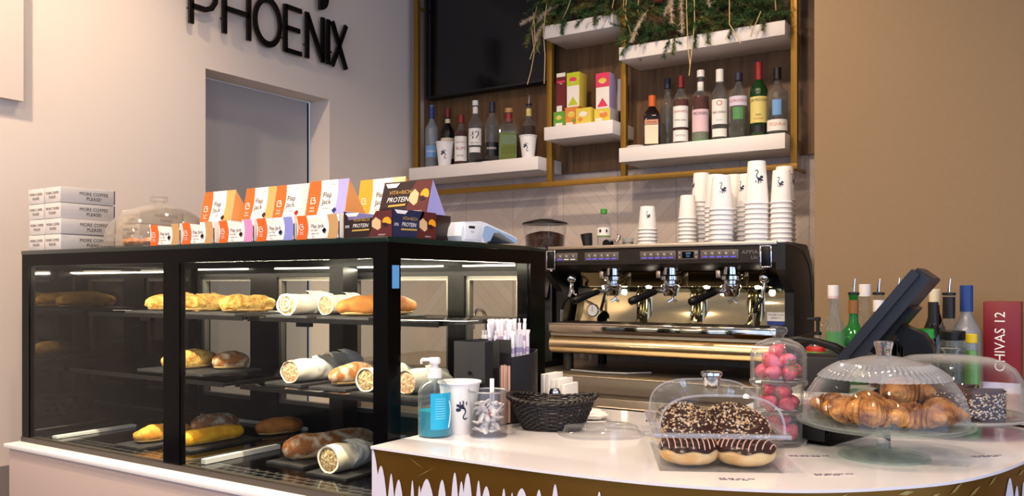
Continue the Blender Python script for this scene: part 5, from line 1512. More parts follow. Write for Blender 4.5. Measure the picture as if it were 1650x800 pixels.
b = MB(); b.at((0, 0, .022), rx=PI/2); b.lathe([(0, -.03), (.020, -.03), (.022, -.02), (.020, .03), (.019, .03), (.019, -.015), (0, -.02)], M['chrome'], 24); part('pitcher_body', b, t, None, 50)
b = MB(); b.tube([(.018, 0, .03), (.034, -.004, .045), (.036, -.004, .058), (.024, -.002, .062)], [.006, .009, .010, .006], M['chrome'], 10, flat=.5); part('spout', b, t, None, 60)
b = MB(); b.at((-.014, -.034, .022), rx=PI/2); b.cyl(.018, 0, .006, M['black'], 20, .002); part('black_knob', b, t, 'black round knob')
t = thing('shot_glass', 'small clear stacked glass on the machine beside the low stack of cups', 'glass', (-1.585, 3.38, MZ))
b = MB(); b.lathe([(0, 0), (.020, 0), (.021, .003), (.027, .042), (.0265, .046), (.0255, .046), (.0195, .006), (0, .006)], M['bottle_clear'], 24); part('glass_wall', b, t, None, 60)
b = MB(); b.lathe([(.0235, .022), (.0245, .024), (.0245, .027), (.0235, .028)], M['alu'], 24); b.lathe([(0, .006), (.018, .006), (.0185, .012), (0, .012)], M['black_matte'], 20); part('measure_ring', b, t)

# stacks of upside down paper cups
def cup_stack(x, y, n, h, rt, rb, pitch, desc, grp, rz=0., a=0., seed=0):
    rr = random.Random(seed)
    proto = None
    names = ['topmost', 'second', 'third', 'fourth', 'fifth', 'sixth', 'seventh', 'eighth', 'ninth', 'tenth', 'eleventh']
    for k in range(n):                                      # k = 0 is the topmost cup
        z = MZ + (n-1-k)*pitch
        lab = 'upside down paper cup, %s of %s' % (names[k] if k == 0 else names[k] + ' from top', desc)
        if proto is None:
            proto = make_cup('paper_cup', lab, h, rt, rb, (x, y, z), rz, grp, True, True, a)
        else:
            q = proto.copy(); C.objects.link(q); q.location = (x, y, z); q['label'] = lab; q.rotation_euler = (0, 0, rz+rr.uniform(-.1, .1))
            c = [o for o in proto.children if o.name.startswith('cup_wall')][0].copy(); C.objects.link(c); c.parent = q
G = 'stacked paper cups on the espresso machine'
# the print of covered cups is hidden inside the cup above
cup_stack(-1.493, 3.38, 6, .101, .0415, .0300, .0155, 'the low lone stack', G, face_cam(-1.5, 3.38), 0, 1)
cup_stack(-1.304, 3.36, 8, .098, .0385, .0290, .0165, 'the low stack among tall ones', G, .1, -1.6, 2)
cup_stack(-1.278, 3.45, 11, .124, .0430, .0320, .0190, 'the stack with a sideways bird', G, .1, -1.0, 3)
cup_stack(-1.116, 3.230, 8, .136, .0455, .0330, .0190, 'the front stack nearest the lone stack', G, face_cam(-1.12, 3.25), R(5), 4)
cup_stack(-1.172, 3.325, 9, .134, .0440, .0330, .0190, 'the stack hugging the big front stack', G, .1, -1.9, 5)
cup_stack(-1.134, 3.440, 9, .148, .0435, .0325, .0185, 'the plain stack behind two front ones', G, 0, 3., 6)
cup_stack(-1.052, 3.360, 9, .132, .0430, .0320, .0190, 'the stack tucked behind the tallest', G, .2, -.7, 7)
cup_stack(-.984, 3.255, 9, .165, .0455, .0325, .0190, 'the tallest stack', G, face_cam(-.98, 3.25), R(8), 8)
cup_stack(-.891, 3.260, 9, .124, .0405, .0320, .0190, 'the front stack by the tan wall', G, face_cam(-.9, 3.25), -R(12), 9)
cup_stack(-.915, 3.390, 10, .136, .0410, .0320, .0190, 'the rear stack by the tan wall', G, face_cam(-.9, 3.25), R(60), 10)
# ================================================================== WALL SHELVES, FRAME, SCREEN, BOTTLES
M['shelf_white'] = pbr('white painted wood', 'e4deda', .5, bump=.08, bscale=30, stretch=(1, 1, 12))
M['walldark'] = M['walnut']
def shelf_box(label, x0, x1, z0, z1):
    b = MB(); b.box(x0, x1, 3.468, YB-.0225, z0, z1, M['shelf_white'], .0025)
    return single('wall_shelf', b, label, 'shelf', (0, 0, 0), 0, 'thick white wall shelves')
SZ = 1.867
shelf_box('long thick white wall shelf under the black screen', -2.892, -2.096, 1.803, SZ)
shelf_box('thick white wall shelf on the right, carrying the row of spirits above the cups', -1.671, -.934, 1.803, SZ)
shelf_box('short thick white wall shelf carrying the tea boxes', -2.063, -1.702, 1.938, 2.0)
shelf_box('short thick white wall shelf carrying greenery above the tea boxes', -2.063, -1.702, 2.42, 2.482)
shelf_box('long thick white wall shelf carrying greenery above the row of spirits', -1.671, -.934, 2.262, 2.321)
t = thing('shelf_frame', 'gold square tube frame holding the white wall shelves', 'shelf frame', (-2.925, 3.545, 1.727))
def bar(x0, x1, z0, z1):
    q = MB(); q.box(x0+2.925, x1+2.925, 0, .025, z0-1.727, z1-1.727, M['gold'], .001)
    return q
part('lower_rail', bar(-2.925, -.906, 1.727, 1.752), t)
for x0, x1 in ((-2.925, -2.896), (-2.094, -2.0655), (-1.700, -1.6735), (-.932, -.906)):
    part('upright', bar(x0, x1, 1.752, 2.985), t)
q = MB()
for x in (-2.912, -2.08, -1.69, -.92): q.box(x+2.925-.006, x+2.925+.006, .025, .152, 2.74-1.727, 2.752-1.727, M['gold'])
for x in (-2.912, -.92): q.box(x+2.925-.006, x+2.925+.006, .025, .174, .0, .012, M['gold'])
part('wall_bracket', q, t)

t = thing('wall_screen', 'large black switched off television screen on the wood panelling', 'television', (-2.905, 3.62, 2.262))
b = MB(); b.box(0, .775, .012, .07, 0, .735, M['black_matte'], .004); part('back_shell', b, t)
b = MB(); b.box(.010, .765, .010, .0125, .012, .725, pbr('screen glass', '0c0c10', .12, spec=.7)); part('screen_glass', b, t, 'dark glossy screen')
b = MB(); b.box(0, .775, 0, .012, 0, .012, M['black_matte'], .001); b.box(0, .775, 0, .012, .725, .735, M['black_matte'], .001); b.box(0, .010, 0, .012, .012, .725, M['black_matte'], .001); b.box(.765, .775, 0, .012, .012, .725, M['black_matte'], .001); part('bezel', b, t)
b = MB(); b.box(.2, .6, .07, .077, .2, .6, M['black_matte']); part('wall_mount', b, t)

# ---------------- bottles
LQ = {
 'amber': liquid('amber spirit', '8a3f10', .35), 'red': liquid('red brown spirit', '7a2412', .4), 'brown': liquid('brown liqueur', '4a1d0a', .5),
 'olive': liquid('green olives liquid', '7d8a2a', .7), 'clear': liquid('clear spirit', 'e9eef0', .02), 'blue': liquid('blue bottle print', '2f7fd0', .5), 'gin': liquid('pale spirit', 'dfe3dc', .03)}
def caps(n, c): 
    if n not in M: M[n] = pbr(n, c, .4)
    return M[n]
caps('cap red', '8a1d20'); caps('cap dkred', '6b1518'); caps('cap blue', '20407f'); caps('cap navy', '22243c'); caps('cap orange', 'c96022'); caps('cap black', '151416'); caps('cap white', 'e8e4e0'); caps('cork', 'b98a58'); caps('cap yellow', 'dcc01e'); caps('cap green', '2fae3a')
caps('lab cream', 'dfd3b4'); caps('lab white', 'e9e5df'); caps('lab orange', 'c98a68'); caps('lab blue', '6f9fd4'); caps('lab black', '17181c'); caps('lab yellow', 'd8c978'); caps('lab red', 'a8302c'); caps('lab pink', 'd9bcc4'); caps('lab green', '4f8a52'); caps('lab bronze', '8a5a2c'); caps('lab lilac', 'cfc9dc')
def bottle(label, x, y, z, h, r, glass, liq=None, level=.6, cap=None, cap_h=.03, cap_r=None, sh=.62, nk=.012, labels=(), texts=(), square=False, neck_wrap=None, pourer=False, group='spirit bottles', rzk=.8, name='spirit_bottle', flare=0):
    t = thing(name, label, 'bottle', (x, y, z), face_cam(x, y, rzk), group)
    n = 4 if square else 28
    hs = h*sh
    pr = [(0, 0), (r*.9, 0), (r, .004), (r, hs), (r*.97, hs+.012), (r*.80, hs+.026), (nk*1.45, hs+.044), (nk*1.08, hs+.060), (nk, hs+.075), (nk, h-.012), (nk+.0015, h-.010), (nk+.0015, h-.002), (0, h-.002)]
    if hs+.075 > h-.03: 
        k = (h-.03-hs)/.075; pr = [(0, 0), (r*.9, 0), (r, .004), (r, hs), (r*.97, hs+.012*k), (r*.80, hs+.026*k), (nk*1.45, hs+.044*k), (nk*1.08, hs+.060*k), (nk, hs+.075*k), (nk, h-.012), (nk+.0015, h-.010), (nk+.0015, h-.002), (0, h-.002)]
    if flare: pr[3] = (r*(1+flare), hs)
    def lat(b, prof, m, seg=28, **k):
        if square:
            # rounded square section low down, round at the neck
            def wob(a, zz):
                if zz > hs+.012: return 1.
                c, s = abs(math.cos(a)), abs(math.sin(a)); return min(1.32, .93/max(c, s, .5)) if max(c, s) > .72 else 1.30
            b.lathe(prof, m, 40, wob=wob, **k)
        else: b.lathe(prof, m, seg, **k)
    b = MB(); lat(b, pr, glass); part('glass_body', b, t, None, 50)
    if liq is not None:
        lv = h*level; q = .93
        body = [(a*q, max(zz, .003)) for a, zz in pr[:-1] if zz < lv-.001 and a > 0]
        top = body[-1][0] if body else r*q
        for (ra, za), (rb, zb) in zip(pr, pr[1:]):
            if za < lv <= zb: top = (ra+(rb-ra)*(lv-za)/(zb-za))*q
        b = MB(); lat(b, [(0, .003)] + body + [(top, lv), (0, lv)], liq); part('liquid', b, t, None, 50)
    if cap:
        cr = cap_r or nk+.0035
        b = MB(); b.lathe([(nk+.0018, h-cap_h), (cr, h-cap_h), (cr, h-.001), (cr-.001, h), (0, h)], cap, 22)
        part('cap', b, t)
    if neck_wrap:
        m, z0, z1 = neck_wrap
        b = MB(); b.lathe([(nk+.0022, h*z0), (nk+.0020, h*z1)], m, 20); part('neck_band', b, t)
    if pourer:
        b = MB(); b.lathe([(nk+.001, h-.004), (nk+.004, h-.002), (nk+.004, h+.004), (.004, h+.006), (0, h+.006)], M['cap black'], 16)
        b.tube([(0, 0, h+.005), (.001, 0, h+.025), (.004, -.001, h+.048)], [.0042, .0036, .0026], M['chrome'], 8); part('pourer', b, t, 'steel pouring spout')
    rr_ = r*(1.0 if not square else .945) + .0006
    for (z0, z1, m, a0, a1) in labels:
        b = MB()
        if square:
            w_ = r*.80; b.poly([(-w_, -rr_, h*z0), (w_, -rr_, h*z0), (w_, -rr_, h*z1), (-w_, -rr_, h*z1)], m)
        else: b.lathe([(rr_, h*z0), (rr_, h*z1)], m, 18, R(a0), R(a1))
        for (s, zc, sz, tm, lz0) in texts:
            if lz0 != z0: continue
            if square: b.text(s, sz, tm, (0, -rr_-.0006, h*zc))
            else: b.cyltext(s, sz, tm, rr_+.0005, h*zc)
        part('label', b, t)
    return t
INK, WH = M['ink'], M['ink_white']
g1 = 'bottles on the long shelf under the screen'
ys = 3.575
def xs_(x, y=ys): return x*y/3.56
bottle('tall frosted bottle with a blue cap at the wall end of the long shelf', xs_(-2.823)+.012, ys, SZ, .345, .036, M['frosted'], LQ['clear'], .7, M['cap blue'], .075, .0135, .60, labels=[(.18, .36, M['lab blue'], -50, 50)], texts=[('VODKA', .27, .014, WH, .18)], group=g1)
bottle('dark bottle with a red capsule and cream label behind the first paper cup', xs_(-2.731), 3.61, SZ, .325, .037, M['bottle_dark'], LQ['brown'], .7, M['cap dkred'], .05, .015, .58, labels=[(.16, .50, M['lab cream'], -70, 70)], texts=[('JAMESON', .44, .012, INK, .16)], neck_wrap=(M['lab cream'], .72, .82), group=g1)
bottle('amber bottle with a red cap and red white label on the long shelf', xs_(-2.618), ys, SZ, .268, .036, M['bottle_clear'], LQ['red'], .70, M['cap red'], .040, .0145, .60, labels=[(.10, .58, M['lab white'], -62, 62)], texts=[('CAPTAIN', .46, .013, M['lab red'], .10), ('RUM', .34, .024, M['lab red'], .10), ('SPICED', .2, .012, INK, .10)], group=g1)
bottle('tall clear bottle with a white cap and a big 42 label', xs_(-2.527), ys, SZ, .335, .037, M['bottle_clear'], LQ['clear'], .6, M['cap white'], .026, .016, .62, labels=[(.30, .56, M['lab white'], -60, 60), (.19, .27, M['lab white'], -50, 50)], texts=[('42', .45, .058, INK, .30), ('BELOW', .335, .012, INK, .30)], neck_wrap=(M['lab white'], .80, .90), group=g1)
bottle('clear bottle with a navy cap and black label next to the 42 bottle', xs_(-2.423), ys, SZ, .315, .036, M['bottle_clear'], LQ['clear'], .6, M['cap navy'], .052, .0155, .62, labels=[(.12, .34, M['lab black'], -70, 70)], texts=[('VODKA', .24, .016, WH, .12)], group=g1)
t = bottle('wide jar shaped bottle filled green with a cork and red neck', xs_(-2.322), ys, SZ, .272, .050, M['bottle_clear'], LQ['olive'], .53, M['cork'], .022, .020, .60, nk=.016, neck_wrap=(M['cap red'], .74, .90), group=g1, square=True)
bottle('bottle of amber spirit with a steel pourer behind the second paper cup', xs_(-2.226), 3.61, SZ, .285, .036, M['bottle_clear'], LQ['brown'], .62, None, 0, None, .58, neck_wrap=(M['lab yellow'], .80, .93), pourer=True, group=g1)
make_cup('paper_cup', 'paper cup with a small dark print at the wall end of the long shelf', .128, .0455, .031, (xs_(-2.731, 3.515)+.0, 3.522, SZ), .6, None)
make_cup('paper_cup', 'smaller paper cup on the shelf in front of the bottle with a pourer', .112, .0430, .029, (xs_(-2.212, 3.515), 3.522, SZ), .3, None)
b = MB(); b.lathe([(0, 0), (.050, 0), (.058, .010), (.056, .010), (.048, .003), (0, .003)], M['black_matte'], 32)
single('ash_tray', b, 'small flat black dish on the long shelf in front of the navy capped bottle', 'dish', (-2.44, 3.512, SZ))

g2 = 'bottles on the right shelf above the machine'
bottle('square amber bottle with an orange cap and a slanting orange ribbon label', xs_(-1.537), 3.545, SZ, .235, .037, M['bottle_brown'], LQ['amber'], .55, M['cap orange'], .050, .0165, .60, labels=[(.06, .42, M['lab cream'], -50, 50), (.43, .52, M['lab orange'], -50, 50)], texts=[('ORANGE', .47, .011, INK, .43)], square=True, group=g2)
bottle('slim clear bottle with a navy cap behind the square amber bottle', xs_(-1.500), 3.635, SZ, .325, .032, M['bottle_clear'], LQ['clear'], .6, M['cap navy'], .045, .0145, .60, group=g2)
bottle('whisky bottle with a red cap and two white labels', xs_(-1.413), ys, SZ, .312, .036, M['bottle_clear'], LQ['amber'], .66, M['cap dkred'], .052, .0155, .63, labels=[(.26, .56, M['lab white'], -64, 64), (.06, .22, M['lab white'], -64, 64)], texts=[("DEWAR'S", .48, .016, M['lab red'], .26), ('White Label', .36, .011, INK, .26), ('SCOTCH', .14, .011, INK, .06)], group=g2)
bottle('syrup bottle with a pink white cap and a green pink leaf label', xs_(-1.322), ys, SZ, .326, .038, M['bottle_clear'], LQ['red'], .64, M['cap white'], .030, .0165, .60, labels=[(.06, .46, M['lab pink'], -66, 66), (.02, .16, M['lab green'], -66, 66)], texts=[('MONIN', .40, .020, INK, .06)], neck_wrap=(M['lab white'], .72, .84), group=g2)
bottle('clear rum bottle with a white cap and round red emblem', xs_(-1.236), ys, SZ, .318, .036, M['bottle_clear'], LQ['clear'], .6, M['cap white'], .055, .0165, .63, labels=[(.24, .58, M['lab white'], -62, 62), (.07, .18, M['lab white'], -56, 56)], texts=[('BACARDI', .40, .015, INK, .24), ('O', .52, .034, M['lab red'], .24), ('RUM', .29, .012, M['lab blue'], .24)], group=g2)
bottle('broad clear gin bottle with an orange topped navy cap', xs_(-1.154), ys, SZ, .292, .041, M['bottle_clear'], LQ['gin'], .6, M['cap navy'], .034, .017, .64, labels=[(.50, .64, M['lab lilac'], -62, 62), (.30, .48, M['lab green'], -30, 30)], texts=[("GORDON'S", .57, .017, M['lab red'], .50)], neck_wrap=(M['cap orange'], .97, 1.0), group=g2)
bottle('green whiskey bottle with a red capsule and cream label', xs_(-1.067), ys, SZ, .325, .037, M['bottle_green'], None, .6, M['cap red'], .075, .0155, .60, labels=[(.20, .54, M['lab yellow'], -66, 66), (.08, .17, M['lab black'], -60, 60)], texts=[('JAMESON', .49, .0175, INK, .20), ('IRISH', .30, .010, INK, .20), ('WHISKEY', .25, .010, M['lab red'], .20)], neck_wrap=(M['lab cream'], .70, .79), group=g2)
bottle('clear bottle with a blue print and black stopper at the end of the right shelf', xs_(-.990), ys, SZ, .292, .043, M['bottle_clear'], LQ['clear'], .5, M['cap black'], .050, .0160, .58, labels=[(.08, .24, M['lab white'], -68, 68), (.30, .52, M['lab blue'], -24, 24)], texts=[('TEQUILA', .17, .018, M['cap orange'], .08)], group=g2)
b = MB(); b.lathe([(0, 0), (.030, 0), (.046, .008), (.047, .011), (.044, .011), (.028, .004), (0, .004)], M['white'], 28)
single('saucer', b, 'small white saucer at the gold frame end of the right shelf', 'saucer', (-1.612, 3.53, SZ))

# ---------------- tea boxes
def tea(label, x0, x1, z, h, d, front, side, bits, y=3.49, rz=0., txt='TEA'):
    t = thing('tea_box', label, 'box', ((x0+x1)/2, y, z), rz, 'tea boxes on the short shelf')
    w = x1-x0
    b = MB(); b.box(-w/2, w/2, 0, d, 0, h, side, .001); part('box_body', b, t)
    b = MB(); b.poly([(-w/2+.001, -.0006, .001), (w/2-.001, -.0006, .001), (w/2-.001, -.0006, h-.001), (-w/2+.001, -.0006, h-.001)], front)
    for kind, m, a, c, e, f in bits:
        if kind == 'r': b.poly([(a*w, -.0010, c*h), (e*w, -.0010, c*h), (e*w, -.0010, f*h), (a*w, -.0010, f*h)], m)
        elif kind == 'o': b.poly([(a*w+e*w*math.cos(q), -.0013, c*h+f*w*math.sin(q)) for q in [i*PI/10 for i in range(20)]], m)
        elif kind == 't': b.poly([(a*w-e*w, -.0012, c*h), (a*w+e*w, -.0012, c*h), (a*w, -.0012, f*h)], m)
    if txt: b.text(txt, w*.16, M['ink_white'], (0, -.0016, h*.72))
    part('front_print', b, t)
    return t
caps('tea lime', 'b9c41e'); caps('tea pink', 'd8385c'); caps('tea dkred', '6a1a20'); caps('tea orange', 'd8843a'); caps('tea yellow', 'd9c24a'); caps('tea white', 'e8e2da'); caps('tea green', '5d9a30'); caps('tea grey', 'b9b4b4'); caps('tea dkredside', '4a1418')
tw = M['tea white']
y_ = 3.52
k_ = y_/3.53
ZS = 2.0005
def TX_(x): return x*k_
h_low = .085
tea('small green tea box at the gold post end, bottom row', TX_(-2.047), TX_(-1.985), ZS, .078, .10, M['tea green'], M['tea green'], [('o', M['tea yellow'], 0, .62, .26, .16), ('r', tw, -.3, .1, .3, .3)], y_)
tea('small orange tea box, second in the bottom row', TX_(-1.983), TX_(-1.914), ZS, .092, .09, M['tea orange'], M['tea orange'], [('o', M['tea yellow'], 0, .62, .28, .20), ('o', M['tea green'], .2, .3, .16, .12), ('r', tw, -.4, .08, .1, .22)], y_)
tea('small yellow tea box in front, third in the bottom row', TX_(-1.912), TX_(-1.834), ZS, .076, .08, M['tea yellow'], M['tea yellow'], [('o', tw, 0, .62, .28, .15), ('o', M['tea orange'], -.2, .3, .16, .12)], y_-.022)
tea('small yellow tea box with a grey side, last in the bottom row', TX_(-1.828), TX_(-1.745), ZS, .068, .09, M['tea yellow'], M['tea grey'], [('o', M['tea orange'], .1, .55, .26, .16), ('r', tw, -.4, .15, .0, .35)], y_)
tea('tall dark red tea carton standing on the green box', TX_(-2.038), TX_(-1.985), ZS+.0785, .185, .06, M['tea dkred'], M['tea dkredside'], [('r', tw, -.45, .90, .45, 1.), ('r', tw, -.45, .0, .1, .16), ('r', M['tea pink'], -.4, .75, .4, .80)], y_+.012, 0, 'TEA')
tea('tall lime and white tea box standing on the orange box', TX_(-1.976), TX_(-1.908), ZS+.0925, .163, .075, tw, M['tea yellow'], [('r', M['tea lime'], -.5, .62, .5, 1.), ('o', M['tea pink'], 0, .80, .30, .16), ('t', M['tea lime'], 0, .05, .40, .30)], y_+.004)
tea('tall pink and white tea box standing on the last yellow box', TX_(-1.822), TX_(-1.752), ZS+.0685, .165, .07, tw, M['tea lilac'] if 'tea lilac' in M else caps('tea lilac', 'b49cc4'), [('r', M['tea pink'], -.5, .60, .5, 1.), ('o', M['tea yellow'], 0, .78, .30, .17), ('t', M['tea pink'], 0, .05, .40, .30)], y_+.006)
tea('grey white tea carton standing behind the pink tea box', TX_(-1.772), TX_(-1.728), ZS+.0685, .150, .05, M['tea grey'], M['tea grey'], [], y_+.100, 0, '')

# ---------------- garlands of greenery on the two upper shelves
M['needle'] = pbr('fir needles', '2c4a26', .6, col2='4a6c36', scale=14)
M['needle2'] = pbr('olive fir needles', '5c6a30', .6, col2='7c7a40', scale=14)
M['twig'] = pbr('brown twig', '3c2a1a', .8)
M['straw_dry'] = pbr('dry straw stem', 'c9ae7c', .7)
M['plume'] = pbr('pampas plume', 'c9b293', .9, col2='e0cfb4', scale=40)
M['cone'] = pbr('pine cone', '4a1f16', .7, col2='7a3a24', scale=30)
def twig(b, p0, d, L, rr, mat, droop=.5, nl=.022, n=70):
    d = Vector(d).normalized(); p = Vector(p0); pts = [p.copy()]
    k = 8
    for i in range(k):
        d = (d + Vector((0, 0, -droop*.12))).normalized(); p = p + d*(L/k); pts.append(p.copy())
    b.tube(pts, [.0018*(1-.8*i/k) for i in range(k+1)], M['twig'], 4)
    for i in range(n):
        f = rr.uniform(.08, 1.); q = f*k; j = min(k-1, int(q)); c = pts[j].lerp(pts[j+1], q-j); ax = (pts[j+1]-pts[j]).normalized()
        s = Vector((rr.gauss(0, 1), rr.gauss(0, 1), rr.gauss(0, 1))); s = (s - ax*s.dot(ax)).normalized()
        v = (ax*.65 + s*.75).normalized()*nl*rr.uniform(.7, 1.15)
        sd = v.cross(Vector((rr.gauss(0, 1), rr.gauss(0, 1), rr.gauss(0, 1)))).normalized()*.0017
        b.add([c-sd, c+sd, c+v], [(0, 1, 2)], mat, True)
def garland(label, x0, x1, z, seed, ntw, cones, plumes, strands, spread):
    rr = random.Random(seed)
    t = thing('garland', label, 'garland', ((x0+x1)/2, 3.55, z), 0, None)
    o = Vector(((x0+x1)/2, 3.55, z))
    b = MB()
    for i in range(ntw):
        x = rr.uniform(x0, x1); zz = rr.uniform(.0, .20); y = rr.uniform(3.475, 3.60)
        d = (rr.uniform(-1, 1), rr.uniform(-1.1, .1), rr.uniform(-.25, .7))
        twig(b, Vector((x, y, z+zz))-o, d, rr.uniform(.07, .13), rr, M['needle2'] if rr.random() < .3 else M['needle'], rr.uniform(.2, 1.2), .022, 75)
    for (x, y, dz, dx, dy, dzz, L_) in spread:
        twig(b, Vector((x, y, z+dz))-o, (dx, dy, dzz), L_, rr, M['needle2'] if rr.random() < .5 else M['needle'], 1.4, .022, 120)
    f = part('foliage', b, t, 'green fir twigs', 60); f['kind'] = 'stuff'
    for (x, y, dz, r) in cones:
        b = MB(); c = Vector((x, y, z+dz))-o
        for k in range(9):
            for j in range(8):
                a = 2*PI*(j+.5*(k % 2))/8; q = k/8; rad = r*math.sin(PI*(.18+.74*q))
                b.blob((c.x+rad*math.cos(a)*.8, c.y+(q-.5)*r*1.9*.5+rad*math.sin(a)*.2, c.z+rad*math.sin(a)*.8), (r*.26, r*.22, r*.20), M['cone'], 7, 5)
        b.blob((c.x, c.y, c.z), (r*.6, r*.7, r*.6), M['cone'], 10, 8)
        part('pine_cone', b, t, 'reddish brown pine cone', 60)
    for (x, y, dz, dx, dy, dzz, L_) in plumes:
        b = MB(); p = Vector((x, y, z+dz))-o; d = Vector((dx, dy, dzz)).normalized(); pts = [p.copy()]
        for i in range(8): d = (d+Vector((0, 0, -.10))).normalized(); p = p+d*L_/8; pts.append(p.copy())
        b.tube(pts, .0012, M['straw_dry'], 4)
        for i in range(420):
            q = rr.uniform(.1, 1)*8; j = min(7, int(q)); c = pts[j].lerp(pts[j+1], q-j)
            v = ((pts[j+1]-pts[j]).normalized()*.8 + Vector((rr.gauss(0, .6), rr.gauss(0, .6), rr.gauss(0, .6)))).normalized()*rr.uniform(.012, .026)
            sd = v.cross(Vector((rr.gauss(0, 1), rr.gauss(0, 1), 1))).normalized()*.0012
            b.add([c-sd, c+sd, c+v], [(0, 1, 2)], M['plume'], True)
        part('pampas_plume', b, t, 'pale fluffy plume', 60)
    for pts in strands:
        b = MB(); P3 = [Vector(p)-o for p in pts]
        sm = []
        for i in range(len(P3)-1):
            for k in range(5): sm.append(P3[i].lerp(P3[i+1], k/5) + Vector((0, 0, 0)))
        sm.append(P3[-1]); b.tube(sm, .0022, M['straw_dry'], 5); part('dry_stem', b, t, 'pale dry stem', 60)
    return t
garland('fir garland with dry stems on the short upper shelf beside the screen', -2.10, -1.69, 2.482, 5, 170,
        [], [(-2.03, 3.50, .06, -1, -.5, .2, .16), (-1.98, 3.49, .10, -1, -.3, -.2, .14), (-2.05, 3.47, .02, -.6, -.2, -.6, .10)],
        [[(-2.03, 3.45, 2.62), (-2.05, 3.44, 2.45), (-2.04, 3.44, 2.33), (-2.045, 3.44, 2.20)], [(-2.09, 3.46, 2.60), (-2.12, 3.45, 2.48), (-2.105, 3.45, 2.36), (-2.125, 3.45, 2.27), (-2.145, 3.45, 2.21)],
         [(-2.11, 3.45, 2.55), (-2.10, 3.45, 2.40), (-2.13, 3.45, 2.33)], [(-1.88, 3.45, 2.64), (-1.92, 3.44, 2.53), (-1.96, 3.46, 2.49)], [(-1.68, 3.47, 2.62), (-1.70, 3.46, 2.50)], [(-1.64, 3.47, 2.68), (-1.65, 3.47, 2.50), (-1.62, 3.47, 2.40)]],
        [(-2.08, 3.49, .03, -.8, -.5, -.5, .15), (-2.09, 3.50, .08, -.9, -.2, -.6, .17), (-2.06, 3.47, .0, -.3, -.5, -.9, .13), (-1.96, 3.47, .01, .1, -.5, -.8, .07), (-1.79, 3.47, .01, .2, -.5, -.6, .06)])
garland('wide fir garland with pine cones and pampas plumes above the row of spirits', -1.63, -.99, 2.321, 6, 300,
        [(-1.47, 3.46, .20, .042), (-1.19, 3.46, .22, .040)],
        [(-1.42, 3.44, .24, .2, -.3, -.8, .20), (-1.34, 3.44, .22, -.6, -.2, -.5, .16), (-1.30, 3.44, .25, .5, -.3, -.6, .18), (-1.36, 3.43, .20, .1, -.2, -1, .20), (-1.14, 3.44, .26, -.4, -.3, -.8, .14), (-1.52, 3.45, .14, -.6, -.2, -.7, .15), (-1.24, 3.44, .28, .6, -.3, -.4, .14)],
        [[(-1.34, 3.43, 2.62), (-1.335, 3.43, 2.40), (-1.33, 3.43, 2.26), (-1.32, 3.43, 2.18)], [(-1.305, 3.43, 2.62), (-1.30, 3.43, 2.36), (-1.325, 3.43, 2.14)], [(-1.15, 3.43, 2.55), (-1.15, 3.43, 2.33), (-1.10, 3.42, 2.24)], [(-1.02, 3.43, 2.36), (-1.06, 3.42, 2.26)], [(-.985, 3.45, 2.6), (-.965, 3.45, 2.36)], [(-1.62, 3.45, 2.6), (-1.63, 3.45, 2.45), (-1.60, 3.45, 2.36)], [(-1.56, 3.45, 2.62), (-1.57, 3.45, 2.46)]],
        [(-1.40, 3.48, .02, -.1, -.6, -.8, .10), (-1.42, 3.48, .02, -.4, -.6, -.8, .12), (-1.31, 3.47, .02, .1, -.6, -.9, .09), (-1.13, 3.47, .02, -.5, -.6, -.5, .08), (-1.02, 3.47, .03, .1, -.6, -.7, .07), (-1.60, 3.48, .02, -.6, -.5, -.2, .09), (-1.26, 3.47, .02, .3, -.6, -.7, .08)])
# ================================================================== BEHIND THE CAKE STANDS: REGISTER, BOTTLES, RED BOX
# register: low black base and a tilted screen seen from its side
t = thing('cash_box', 'low black box on the counter between the strawberry jar and croissant stand', 'cash box', (-.376, 1.716, CT), R(-13))
b = MB(); b.box(-.15, 0, 0, .26, 0, .050, M['black_gloss'], .004); part('box_body', b, t, None, 30)
b = MB(); b.box(-.14, -.01, -.002, .0, .008, .044, M['black_matte'], .001); part('drawer_front', b, t)
t = thing('cash_register', 'black touch screen cash register, tilted screen seen edge on', 'cash register', (-.324, 2.43, CT), R(2))
b = MB(); b.box(-.085, .100, -.13, .12, 0, .045, M['black_gloss'], .006); part('base', b, t, None, 30)
b = MB()
col = [(-.02, .045), (.050, .045), (.052, .10), (.050, .150), (.030, .185), (-.02, .21), (-.04, .19), (-.02, .150), (-.015, .09)]
b.prism(col, -.045, .045, M['black'], 'xz'); part('stand_arm', b, t, None, 30)
M['pos_casing'] = pbr('dark casing with painted blue reflection', '10131d', .38)  # blue window reflection put into the casing colour
# the panel: local u runs up the slope, thickness across
u0, u1 = Vector((-.162, 0, .128)), Vector((.012, 0, .352))
u = (u1-u0).normalized(); nrm = Vector((u.z, 0, -u.x))              # nrm points down-right (the back)
def slab(b, ua, ub, d0, d1, y0, y1, m, L_=(u1-u0).length):
    vs = []
    for y in (y0, y1):
        for (f, d) in ((ua, d0), (ub, d0), (ub, d1), (ua, d1)):
            p = u0+u*(L_*f)+nrm*d; vs.append((p.x, y, p.z))
    b.add(vs, [(0, 1, 2, 3), (7, 6, 5, 4), (0, 4, 5, 1), (1, 5, 6, 2), (2, 6, 7, 3), (3, 7, 4, 0)], m)
b = MB(); slab(b, 0, 1, 0, .022, -.165, .165, M['pos_casing']); part('screen_frame', b, t)
b = MB(); slab(b, .03, .97, -.0015, 0, -.155, .155, M['black_gloss']); part('touch_screen', b, t, 'dark glossy touch screen')
b = MB(); slab(b, .06, 1.02, .022, .048, -.150, .150, M['pos_casing']); slab(b, .20, .72, .048, .062, -.11, .11, M['black']); part('rear_housing', b, t)
b = MB(); slab(b, .985, 1.03, .004, .046, -.12, .12, M['pos_casing']); part('top_module', b, t)
